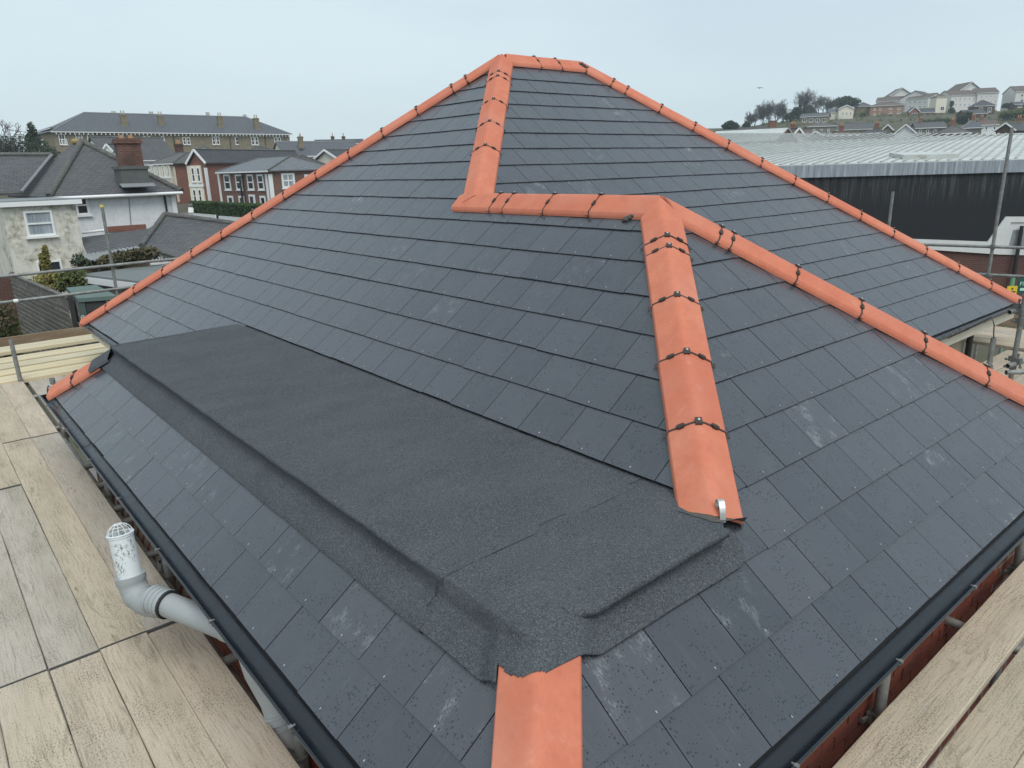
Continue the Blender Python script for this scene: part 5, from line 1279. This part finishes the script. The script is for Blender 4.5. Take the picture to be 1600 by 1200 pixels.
# trees and pale house at the left edge
dh = House('pale_house', 'pale far house half hidden by the bare tree at the left edge', (-30, 128), (26, 135), 229, 8, 'cream_render', 'brown_tile', 'gable_par', ridge_py=221, oh=.3)
bt_ = ground_at(24, 112)
bare_tree('spreading bare tree at the left edge before the terrace', bt_, at(20, 186, 112).z-bt_.z, 1.1, 11, ivy=.25, levels=5, tw=.07, trunk=.5)
for i, (x, y, d, rx, rz_) in enumerate(((50, 207, 114, .75, 1.7), (35, 228, 110, 3.2, 2.1), (60, 234, 112, 2.4, 1.6))):
    c = at(x, y, d); bushy(['narrow dark conifer beside the bare tree', 'broad dark evergreen shrub under the bare tree', 'dark shrub at the foot of the terrace wing'][i], 'tree' if i == 0 else 'shrub', ground_at(x, d), [(c, (rx, rx, rz_)), (c+V((.8*rx*.6, 0, -rz_*.7)), (rx, rx, rz_*.8)), (c+V((-.6*rx, .3, -rz_*.9)), (rx*1.1, rx, rz_*.9))], 'dark_leaf', 520, .17, 30+i, ['conifer', 'evergreen_shrub', 'evergreen_shrub'][i], i == 0)
# ================================================================== RIGHT: WAREHOUSE
pA, pB = at(1215, 262, 27), at(1600, 249.3, 27); wz = 1.55; pA.z = pB.z = wz
wu = (pB-pA); wu.normalize(); wnm = V((-wu.y, wu.x, 0)); wnm = wnm if wnm.dot(pA-CAM) > 0 else -wnm     # away from us
wh = thing('warehouse', 'long warehouse with dark streaked cladding and pale corrugated roof', 'warehouse', (pA.x, pA.y, GZ))
W0, W1 = pA-wu*9, pB+wu*8; WL = (W1-W0).length
def wpt(px, py, off=0.): d = ray(px, py); o = W0-wnm*off; return CAM+d*((o-CAM).dot(wnm)/d.dot(wnm))
g = G('black_cladding'); p = g.pos(); uv = g.uv()
stk = g.noise(g.mp(uv, (5.5, .35, 1)), 1., 5, .7); stk2 = g.noise(g.mp(uv, (17, .8, 1)), 1., 3, .6)
lowf = g.n('ShaderNodeMapRange', {'Value': g.sep(p)[2], 'From Min': -.1, 'From Max': 1.25, 'To Min': .03, 'To Max': 1.}).outputs[0]
c = g.mix(g.ma('MULTIPLY', g.ramp(stk, [(.45, 0), (.75, 1)]), g.ma('MULTIPLY', lowf, .75)), (.016, .018, .022), (.15, .155, .16))
c = g.mix(g.ma('MULTIPLY', g.ramp(stk2, [(.55, 0), (.7, 1)]), g.ma('MULTIPLY', lowf, .45)), c, (.22, .225, .23))
M['black_cladding'] = g.out(g.mix(g.ramp(g.noise(p, 1.2, 4, .6), [(.4, .3), (.7, 0)]), c, (.012, .013, .016)), .65, .35)
g = G('streaked_metal'); uv = g.uv()
c = g.ramp(g.noise(g.mp(uv, (7, .25, 1)), 1., 4, .7), [(.35, (.16, .18, .21)), (.55, (.30, .33, .37)), (.72, (.62, .65, .68))]); M['streaked_metal'] = g.out(c, .5, .4)
g = G('pale_sheet'); p = g.pos(); uv = g.uv()
c = g.ramp(g.noise(g.mp(p, (.6, .6, 1)), 1., 4, .6), [(.3, (.42, .44, .425)), (.7, (.54, .56, .54))])
c = g.mix(g.ramp(g.noise(p, 1.5, 6, .75), [(.52, 0), (.70, .6)]), c, (.25, .235, .17)); M['pale_sheet'] = g.out(c, .6, .3)
plain('sheet_rib', (.37, .385, .37), .7, var=.35, sc=1.5); plain('off_white_panel', (.62, .63, .62), .6, var=.12, sc=3)
# brick base, cladding panel, trims
mb = MB(); mb.prism([V((q.x, q.y, GZ-.3)) for q in (W0, W1, W1+wnm*30, W0+wnm*30)], (0, 0, wz-.05-GZ+.3)); part('wall', mb, 'dark_brick', wh)
def poly_on(pts, th, off, mats, name):
    P = [wpt(x, y, off) for x, y in pts]; n = (P[1]-P[0]).cross(P[2]-P[0])
    if n.dot(wnm) > 0: P = P[::-1]
    mb = MB(); mb.prism([q+wnm*th for q in P], -wnm*th); return part(name, mb, mats, wh)
zt, = (wz-.42,)
def lineat(px, z, off=0.): 
    # point on wall plane at picture column px and height z
    a = wpt(px, 300, off); return V((a.x, a.y, z))
P = [W0+V((0, 0, zt-wz)), lineat(1640, zt), lineat(1640, wpt(1640, 338).z), wpt(1569, 338), wpt(1541, 377), wpt(1420, 372.5), V((W0.x, W0.y, wpt(1420, 372.5).z))]
mb = MB(); P = [q-wnm*.06 for q in P]; n = (P[1]-P[0]).cross(P[2]-P[0]); P = P if n.dot(wnm) < 0 else P[::-1]; mb.prism([q+wnm*.06 for q in P], -wnm*.06); part('cladding', mb, 'black_cladding', wh)
mb = MB(); mb.box((W0+W1)/2+V((0, 0, -.20))-wnm*.08, (WL, .16, .44), wu, wnm); part('parapet', mb, 'streaked_metal', wh)
zl = wpt(1420, 372.5).z
w0l = V((W0.x, W0.y, 0))
mb = MB(); Q = [V((W0.x, W0.y, zl-.004)), wpt(1420, 372.8), wpt(1541, 377.3), wpt(1569.3, 338.3), wpt(1640, 338.3), wpt(1640, 347), wpt(1577, 347), wpt(1556, 397), wpt(1440, 389), V((W0.x, W0.y, zl-.42))]
Q = [q-wnm*.10 for q in Q]; n = V((0, 0, 0))
for i in range(1, len(Q)-1): n += (Q[i]-Q[0]).cross(Q[i+1]-Q[0])
Q = Q if n.dot(wnm) < 0 else Q[::-1]; mb.prism([q+wnm*.10 for q in Q], -wnm*.10); part('white_fascia', mb, 'off_white_panel', wh)
poly_on([(1577.5, 347.5), (1640, 347.5), (1640, 400), (1556.5, 397.5)], .05, .05, 'off_white_panel', 'panel'); poly_on([(1584, 359), (1640, 359), (1640, 384), (1577, 384)], .02, .072, 'corrugated_grey', 'recessed_panel')
mb = MB(); a = wpt(1597, 353, .2); b = V((a.x, a.y, GZ)); mb.tube(a, b, .07, n=8); part('downpipe', mb, 'black_paint', wh)
# roof rising to the ridge
def rp(px, py, d): return at(px, py, d)
B0 = W0+V((0, 0, .06)); B1 = W1+V((0, 0, .06)); T0 = at(1060, 234.5, 50); T1 = at(1640, 206.5, 40.)
# keep the sheet planar: ridge heights set from the plane through the eaves
T0.z = T1.z = (T0.z+T1.z)/2+.05
rm = MB(); slab(rm, [B0, B1, T1, T0], .08); rfo = part('roof', rm, 'pale_sheet', wh)
pn_ = (B1-B0).cross(T1-B0).normalized(); pn_ = pn_ if pn_.z > 0 else -pn_
def rpl(px, py): d = ray(px, py); return CAM+d*((B0-CAM).dot(pn_)/d.dot(pn_))
ra_, rb_ = rpl(1390, 245), rpl(1455, 219); rd = (rb_-ra_).normalized()
ribs = MB(); Wl = B1-B0; n = 0; k = -30.
topd = (T1-T0)
def hit_top(p):
    # where the rib meets the ridge line, in the plan
    ux, uy = rd.x, rd.y; vx, vy = topd.x, topd.y; den = ux*vy-uy*vx; wx, wy = T0.x-p.x, T0.y-p.y
    return (wx*vy-wy*vx)/den, (wx*uy-wy*ux)/den
while k < WL-.2:
    p = B0+wu*k; t_, s_ = hit_top(p)
    st_ = 0
    if k < 0:                                              # ribs that start on the left verge
        ve = T0-B0; den = rd.x*ve.y-rd.y*ve.x; wx, wy = B0.x-p.x, B0.y-p.y; st_ = (wx*ve.y-wy*ve.x)/den; s2 = (wx*rd.y-wy*rd.x)/den
    if 0 < s_ < 1 and t_ > st_ >= 0 and t_ < 90:
        a = p+rd*(st_+.02); b = p+rd*(t_-.02); ribs.box((a+b)/2+pn_*.02, ((b-a).length, .08, .04), rd, pn_.cross(rd)); n += 1
    k += .42
part('roof_rib', ribs, 'sheet_rib', rfo, kind='stuff')
cp = MB(); cp.tube(T0+V((0, 0, .02)), T1+V((0, 0, .02)), .07, n=6); part('ridge_capping', cp, 'pale_sheet', rfo)
rl = MB(); a = rpl(1407, 248.5); b = rpl(1494, 246.5); c = rpl(1494, 241); uu = (b-a).normalized(); vv = pn_.cross(uu); rl.box((a+b)/2+pn_*.085+vv*.4, ((b-a).length, 1.2, .16), uu, vv); part('rooflight', rl, 'pale_sheet', rfo)
# further low shed with brown gable
fs = House('industrial_shed', 'low shed with pale roof and brown gable end beyond the warehouse', (1100, 78), (1211, 74), 224, 9, 'brown_brick', 'pale_sheet', 'gable_par', ridge_py=204, oh=.15)
# fire point board seen past the roof corner
sg = thing('fire_sign', 'green sign with pale lettering FIRE at the right edge beside the scaffold', 'sign', at(1597, 446, 12.3)); g0 = at(1598, 446, 12.3)
plain('sign_green', (.012, .085, .062), .5, var=.05); plain('sign_text', (.45, .72, .62), .5, var=.02); plain('sign_yellow', (.72, .50, .03), .5, var=.05); plain('pale_green', (.16, .36, .20), .6)
su = V((RT.x, RT.y, 0)).normalized(); sn = -V((FW.x, FW.y, 0)).normalized()
mb = MB(); mb.box(g0+su*.08, (.34, .02, .26), su, sn); part('board', mb, 'sign_green', sg)
fc = bpy.data.curves.new('lettering', 'FONT'); fc.body = 'FIRE'; fc.size = .095; fc.extrude = .002; fc.materials.append(M['sign_text'])
tmp = bpy.data.objects.new('lettering', fc); COL.objects.link(tmp); bpy.context.view_layer.update(); tme = bpy.data.meshes.new_from_object(tmp.evaluated_get(bpy.context.evaluated_depsgraph_get())); bpy.data.objects.remove(tmp); to = link('lettering', tme, sg); zz_ = V((0, 0, 1)); to.matrix_local = Matrix.Translation(g0-su*.065+zz_*.0+sn*.013-ORG[sg]) @ Matrix((su, zz_, sn)).transposed().to_4x4()
mb = MB(); mb.box(g0+su*.0+V((0, 0, -.065))+sn*.0125, (.09, .004, .045), su, sn); part('pictogram', mb, 'sign_text', sg)
mb = MB(); mb.tube(V((g0.x, g0.y, GZ))-sn*.04+su*.05, V((g0.x, g0.y, g0.z+.2))-sn*.04+su*.05, .024, n=8); part('post', mb, 'steel_tube', sg)
y0 = at(1581, 453, 12.2); ys_ = thing('yellow_sign', 'small yellow warning sign beside the green fire sign', 'sign', y0)
mb = MB(); mb.box(y0, (.17, .015, .13), su, sn); part('board', mb, 'sign_yellow', ys_); mb = MB(); mb.box(y0+V((0, 0, -.03))+sn*.009, (.12, .003, .018), su, sn); mb.tube(y0+V((0, 0, .02))+sn*.007, y0+V((0, 0, .02))+sn*.011, .016, n=10); part('symbol', mb, 'black_paint', ys_)
mb = MB(); q = y0+su*.0-sn*.03; mb.tube(V((q.x, q.y, GZ)), V((q.x, q.y, y0.z+.05)), .024, n=8); part('post', mb, 'steel_tube', ys_)
p0 = at(1582, 440, 12.2); mb = MB(); mb.tube(V((p0.x, p0.y, p0.z-.08)), V((p0.x, p0.y, p0.z+.11)), .032, n=10); mb.tube(V((p0.x, p0.y, GZ)), V((p0.x, p0.y, p0.z-.08)), .03, n=8)
single('green_post', mb, 'pale_green', 'pale green tube standing behind the yellow warning sign', 'post', (p0.x, p0.y, GZ))

# ================================================================== RIGHT: HILLSIDE
def Hh(label, a, b, pye, D, wall, roof, kind, rpy, wins=(), name='hillside_house', fw=.105, glass='window_glass', **kw):
    h = House(name, label, a, b, pye, D, wall, roof, kind, ridge_py=rpy, **kw)
    for (x0, y0, x1, y1, nx, ny, rx, ry) in wins:
        for i in range(nx):
            for j in range(ny):
                cx = x0+(x1-x0)*(i+.5)/nx; cy = y0+(y1-y0)*(j+.5)/ny; ww = (x1-x0)/nx*rx; hh = (y1-y0)/ny*ry
                h.win(cx-ww/2, cy-hh/2, cx+ww/2, cy+hh/2, style='none' if fw < .1 else 'cas', fw=fw, glass=glass)
    return h
FWR, BT = 'far_white_render', 'brown_tile'
aA = Hh('white apartment block with brown roof at the left of the hilltop pair', (1416, 322), (1451, 314), 155.5, 12, FWR, BT, 'gable_par', 147.5, [(1418, 156.5, 1449, 170, 4, 2, .42, .42)], 'apartment_block')
aA2 = Hh('low left part of the hilltop apartment block with brown roof', (1369, 336), (1415, 330), 159.5, 12, FWR, BT, 'gable_par', 152, (), 'apartment_block')
aA3 = Hh('white gable rising behind the left hilltop apartment block', (1391, 348), (1426, 346), 150.5, 12, FWR, BT, 'gable_perp', 139.5, (), 'apartment_block', oh=.6)
aA4 = Hh('right end of the left hilltop apartment block next to the yellow tower', (1452, 318), (1466, 326), 151, 12, FWR, BT, 'gable_par', 143.5, [(1453, 153, 1465, 168, 2, 2, .4, .4)], 'apartment_block')
aB = Hh('white apartment block on the hilltop right of the yellow tower', (1487, 312), (1527, 312), 149.5, 12, FWR, BT, 'gable_par', 142.5, [(1490, 150, 1525, 168, 5, 2, .35, .42)], 'apartment_block')
aB2 = Hh('taller right wing of the hilltop apartment block with brown roof', (1528, 311), (1561, 309), 146, 12, FWR, BT, 'gable_par', 138.5, [(1530, 147, 1559, 162, 4, 2, .35, .42)], 'apartment_block')
aB3 = Hh('pale gable rising behind the right hilltop apartment block', (1500, 332), (1533, 332), 142.5, 12, FWR, BT, 'gable_perp', 131, (), 'apartment_block', oh=.6)
aC = Hh('white apartment block cut off by the right edge of the hilltop', (1588, 310), (1640, 308), 143.5, 12, FWR, BT, 'gable_par', 135, [(1592, 145, 1622, 161, 3, 2, .45, .5)], 'apartment_block')
yt = Hh('narrow yellow stair tower between the hilltop apartment blocks', (1464, 306), (1480.5, 306), 152, 5, 'cream_render', BT, 'hip', 148.5, [(1468.5, 166, 1476, 173, 1, 1, .8, .9)], 'stair_tower', oh=.2); 
M['cream_render'] = M['cream_render']
ob = Hh('orange brick flats of three storeys with hipped roof on the hillside', (1360, 292), (1413, 288), 166.5, 13, 'orange_brick', 'brown_tile', 'hip', 160, [(1362, 167, 1380, 190, 2, 3, .38, .42), (1385, 167, 1411, 185, 2, 3, .38, .42)], 'brick_flats', inset=5)
tb_ = Hh('tan house with grey hip behind the white gabled house', (1337, 302), (1361, 300), 167, 10, 'tan_stone', 'old_slate', 'hip', 160.5, (), inset=3)
wg = Hh('white house with two pointed gables on the hillside', (1311, 276), (1334, 275), 171, 9, 'cream_render', 'old_slate', 'gable_perp', 166, [(1314, 173, 1332, 192, 3, 2, .42, .6)])
wg2 = Hh('left wing of the white hillside house with slate roof', (1295.5, 279), (1310, 278), 176, 9, 'cream_render', 'blue_slate', 'gable_par', 170.5, [(1296, 177, 1309, 194, 2, 2, .3, .4)])
mt = Hh('low modern row with wide windows below the wooded skyline', (1251, 262), (1294, 258), 183.5, 9, 'tan_stone', 'old_slate', 'gable_par', 177.5, [(1252, 184.5, 1293, 191.5, 4, 1, .6, .8)], 'modern_row')
gs = Hh('grey stone house with broad roof in front of the modern row', (1262, 228), (1306, 226), 198.5, 10, 'grey_stone', 'mossy_slate', 'hip', 191.5, [(1266, 200, 1300, 211, 3, 1, .3, .7)])
ls_ = Hh('long low slate roofed house below the orange flats', (1306, 226), (1362, 222), 204, 9, 'grey_stone', 'old_slate', 'gable_par', 193.5, [(1310, 205, 1358, 212, 4, 1, .3, .7)])
rg = Hh('small red brick house with white windows below the apartment blocks', (1421, 286), (1437, 285), 176, 8, 'red_brick', 'dark_slate', 'gable_perp', 168.5, [(1423, 176, 1435, 182, 1, 1, .7, .8)])
rg2 = Hh('red brick row to the right of the small gabled house', (1438, 284), (1460, 282), 176.5, 8, 'red_brick', 'dark_slate', 'gable_par', 170, [(1440, 177, 1459, 182, 2, 1, .45, .8)])
db = Hh('dark red house with rows of white windows on the right hillside', (1523, 280), (1555, 278), 166.5, 9, 'dark_brick', 'dark_slate', 'hip', 157.5, [(1526, 158.5+8.5, 1553, 176, 2, 1, .42, .8)], inset=3)
db2 = Hh('dark red lower house with white windows under the right hillside house', (1510, 262), (1542, 261), 178.5, 9, 'dark_brick', 'dark_slate', 'gable_par', 172.5, [(1516, 180, 1540, 187, 2, 1, .4, .8)])
db3 = Hh('dark house with one white window under the right edge block', (1586, 282), (1602, 281), 163.5, 8, 'dark_brick', 'dark_slate', 'gable_par', 160, [(1589, 163.5, 1598, 168.5, 1, 1, .7, .8)])
sw = House('retaining_wall', 'grey stone retaining wall under the yellow tower', (1440, 268), (1494, 266), 181, 2, 'grey_stone', 'grey_stone', 'flat', cat='wall', oh=.05)
# roofs in the dip just behind the warehouse
lows = [((1397, 150), (1431, 148), 212, 'gable_perp', 196, 'white_render', 'brown_tile', 'house with one long white bargeboard behind the warehouse roof'),
        ((1478, 146), (1515, 145), 209, 'hip', 197, 'red_brick', 'mossy_slate', 'house with brown hipped roof behind the warehouse ridge'),
        ((1503, 170), (1534, 168), 201, 'hip', 189, 'grey_stone', 'blue_slate', 'house with blue grey hipped roof behind the warehouse ridge'),
        ((1556, 128), (1585, 126), 206, 'gable_perp', 193.5, 'dark_brick', 'dark_slate', 'house gable with bright white bargeboards behind the warehouse ridge'),
        ((1586, 140), (1640, 138), 203, 'gable_par', 193, 'tan_stone', 'mossy_slate', 'mossy roofed house at the right edge behind the warehouse'),
        ((1232, 120), (1262, 119), 214, 'gable_par', 205, 'cream_render', 'brown_tile', 'brown roofed house next to the brown gable shed'),
        ((1240, 112), (1253, 112), 213, 'gable_perp', 203, 'cream_render', 'brown_tile', 'tiny white edged gable next to the brown gable shed'),
        ((1264, 130), (1285, 129), 214, 'gable_perp', 207, 'tan_stone', 'mossy_slate', 'tan gabled roof in the dip behind the warehouse'),
        ((1288, 135), (1345, 133), 213, 'hip', 206.5, 'red_brick', 'brown_tile', 'reddish low roof in the dip behind the warehouse'),
        ((1350, 160), (1378, 158), 209, 'hip', 201.5, 'red_brick', 'dark_slate', 'dark hipped roof below the green slope'),
        ((1379, 172), (1394, 171), 205, 'gable_perp', 196, 'tan_stone', 'mossy_slate', 'tan house end with pointed gable below the green slope'),
        ((1432, 190), (1478, 188), 201, 'gable_par', 192, 'grey_stone', 'old_slate', 'grey roofed row below the stone retaining wall'),
        ((1535, 200), (1560, 199), 196, 'gable_par', 188.5, 'white_render', 'brown_tile', 'white walled house below the dark red houses')]
for a, b, ye, kd, ry, wl, rf_, lab in lows:
    h = House('hillside_house', lab, a, b, ye, 8, wl, rf_, kd, ridge_py=ry, oh=.35)
    if kd == 'gable_par':
        n = max(2, int((b[0]-a[0])/11))
        for i in range(n): cx = a[0]+(b[0]-a[0])*(i+.5)/n; h.win(cx-2, ye+1.5, cx+2, ye+7, style='none', fw=.12)
    if kd in ('hip', 'gable_par'):
        m_ = (h.ridge[0]*.75+h.ridge[1]*.25); h.chimney(m_, .8, .6, m_.z-.6, m_.z+1.1, 'red_brick', 2)
cpn = at(1206, 204, 110); cs = thing('brick_chimney_stack', 'stout red brick stack among the trees above the brown gable', 'chimney', (cpn.x, cpn.y, gz(cpn.x, cpn.y)))
mb = MB(); mb.box(V((cpn.x, cpn.y, (cpn.z+1.3+gz(cpn.x, cpn.y))/2)), (1.0, .8, cpn.z+1.3-gz(cpn.x, cpn.y)), su, sn); part('shaft', mb, 'red_brick', cs)
mb = MB(); mb.box(V((cpn.x, cpn.y, cpn.z+1.36)), (1.15, .95, .12), su, sn); part('cap', mb, 'grey_stone', cs)
h = House('hillside_house', 'dark low roof line left of the brick stack under the bare trees', (1150, 112), (1200, 110), 209, 8, 'dark_brick', 'dark_slate', 'gable_par', ridge_py=200.5)
# trees on the hill
def tz(px, d): return ground_at(px, d)
GT = 'bare trees on the hilltop skyline'
for i, (px, d, top, sp) in enumerate(((1176, 300, 176, 1.0), (1188, 305, 166, .9), (1198, 300, 161, 1.0), (1209, 308, 160, .9), (1219, 303, 167, 1.), (1167, 298, 184, 1.1))):
    b = tz(px, d); bare_tree('bare grey tree on the skyline, '+['second', 'third', 'fourth', 'fifth', 'sixth', 'first'][i]+' of six from the left', b, max(5, at(px, top, d).z-b.z), sp, 60+i, GT, levels=5, tw=.065, trunk=.4, multi=2)
for i, (px, d, top, iv, lab) in enumerate(((1243, 296, 144, .5, 'tallest bare tree on the skyline with ivy covered trunk'), (1278, 306, 152, 0, 'bare tree with fanned branches left of the round evergreen'), (1288, 300, 158, 0, 'small bare tree touching the round evergreen'))):
    b = tz(px, d); bare_tree(lab, b, max(6, at(px, top, d).z-b.z), .95, 80+i, ivy=iv, levels=5, tw=.065, trunk=.5, multi=2)
rr = random.Random(9)
def crown(px0, px1, py0, py1, d, k, seed):
    r2 = random.Random(seed); out = []; w_ = (px1-px0)*d/FPX/2; hh = (py1-py0)*d/FPX/2; c = at((px0+px1)/2, (py0+py1)/2, d)
    for i in range(k):
        a = r2.uniform(0, 2*pi); q = r2.random()**.5*.62; out.append((c+RT*(w_*q*cos(a))+UP*(hh*q*sin(a))+FW*(w_*r2.uniform(-.4, .4)), (w_*r2.uniform(.30, .48),)*2+(hh*r2.uniform(.30, .48),)))
    return out
bushy('round dark evergreen above the white gabled house', 'tree', tz(1320, 300), crown(1297, 1343, 146, 178, 300, 16, 1), 'dark_leaf', 260, .42, 41)
bushy('ivy thicket under the tallest bare tree', 'tree', tz(1240, 292), crown(1226, 1256, 166, 200, 292, 14, 2), 'ivy_leaf', 260, .42, 42, 'ivy_covered_tree')
bushy('dark rounded thicket right of the ivy covered trunk', 'tree', tz(1262, 294), crown(1250, 1276, 161, 198, 294, 14, 3), 'ivy_leaf', 240, .42, 43, 'ivy_covered_tree')
bushy('low smooth evergreen clump at the left end of the hill', 'tree', tz(1142, 250), crown(1126, 1160, 190, 207, 250, 14, 4), 'dark_leaf', 260, .34, 44)
bushy('small dark bush beside the low evergreen clump', 'tree', tz(1164, 255), crown(1158, 1172, 185, 204, 255, 8, 5), 'dark_leaf', 220, .3, 45)
bushy('dark evergreen beside the narrow yellow tower', 'tree', tz(1487, 296), crown(1481, 1496, 156, 182, 296, 9, 6), 'dark_leaf', 240, .36, 46)
bushy('dark bushes under the tan house', 'shrub', tz(1348, 284), crown(1338, 1358, 174, 190, 284, 8, 7), 'olive_leaf', 200, .34, 47, 'evergreen_shrub')
bushy('wide dark thicket below the dark red houses', 'shrub', tz(1505, 240), crown(1494, 1524, 176, 194, 240, 12, 8), 'dark_leaf', 220, .32, 48, 'evergreen_shrub')
bushy('olive scrub on the slope at the right edge', 'shrub', tz(1578, 250), crown(1556, 1610, 170, 190, 250, 16, 9), 'olive_leaf', 240, .34, 49, 'evergreen_shrub')
bushy('dark shrubs at the top of the slope between the two hilltop blocks', 'shrub', tz(1572, 290), crown(1562, 1588, 160, 170, 290, 9, 10), 'dark_leaf', 200, .34, 50, 'evergreen_shrub')
bushy('tangled grey shrubs under the retaining wall', 'shrub', tz(1455, 235), crown(1432, 1494, 187, 200, 235, 16, 11), 'ivy_leaf', 180, .32, 51, 'evergreen_shrub')
# rough growth over the hill between the houses
ug = MB(); r3 = random.Random(77)
for i in range(420):
    px = r3.uniform(1130, 1660); d = r3.uniform(165, 315); q = ground_at(px, d); s_ = r3.uniform(.5, 1.5)
    leaves(ug, q+V((0, 0, s_*.35)), (s_*1.3, s_*1.3, s_*.7), 22, .30, r3)
uo = link('undergrowth', ug.mesh('undergrowth', 'olive_leaf')); uo['kind'] = 'stuff'
# gull
gb_ = at(1187, 137.5, 120); gl_ = thing('gull', 'small gull gliding in the sky above the bare trees', 'bird', gb_); mb = MB(); mb.path([gb_-FW*.22, gb_-FW*.1, gb_+FW*.12, gb_+FW*.25], [.015, .07, .075, .02], 8)
part('body', mb, 'lead', gl_)
for sd_ in (-1, 1):
    mb = MB(); U_ = su*sd_; a = [gb_-FW*.06, gb_+FW*.10]; m1 = [gb_+U_*.25+V((0, 0, .10))-FW*.08, gb_+U_*.25+V((0, 0, .10))+FW*.10]; t1 = [gb_+U_*.62+V((0, 0, -.02))+FW*.02, gb_+U_*.64+V((0, 0, -.02))+FW*.07]
    mb.grid([a, m1, t1]); mb.grid([[p+V((0, 0, -.012)) for p in q[::-1]] for q in (a, m1, t1)]); part('wing', mb, 'lead', gl_)
# ================================================================== AIR
g = G('haze'); pv = g.n('ShaderNodeVolumePrincipled', {'Color': (.80, .90, .96, 1), 'Density': .00042, 'Anisotropy': .3})
ov = g.n('ShaderNodeOutputMaterial'); g.t.links.new(pv.outputs[0], ov.inputs['Volume']); M['haze'] = g.m
S.cycles.volume_bounces = 1
mb = MB(); c_ = CAM+V((FW.x, FW.y, 0))*260
mb.boxz(c_.x-420, c_.x+420, c_.y-420, c_.y+420, GZ-6, 46); hzb = link('haze', mb.mesh('haze', 'haze')); hzb['kind'] = 'stuff'
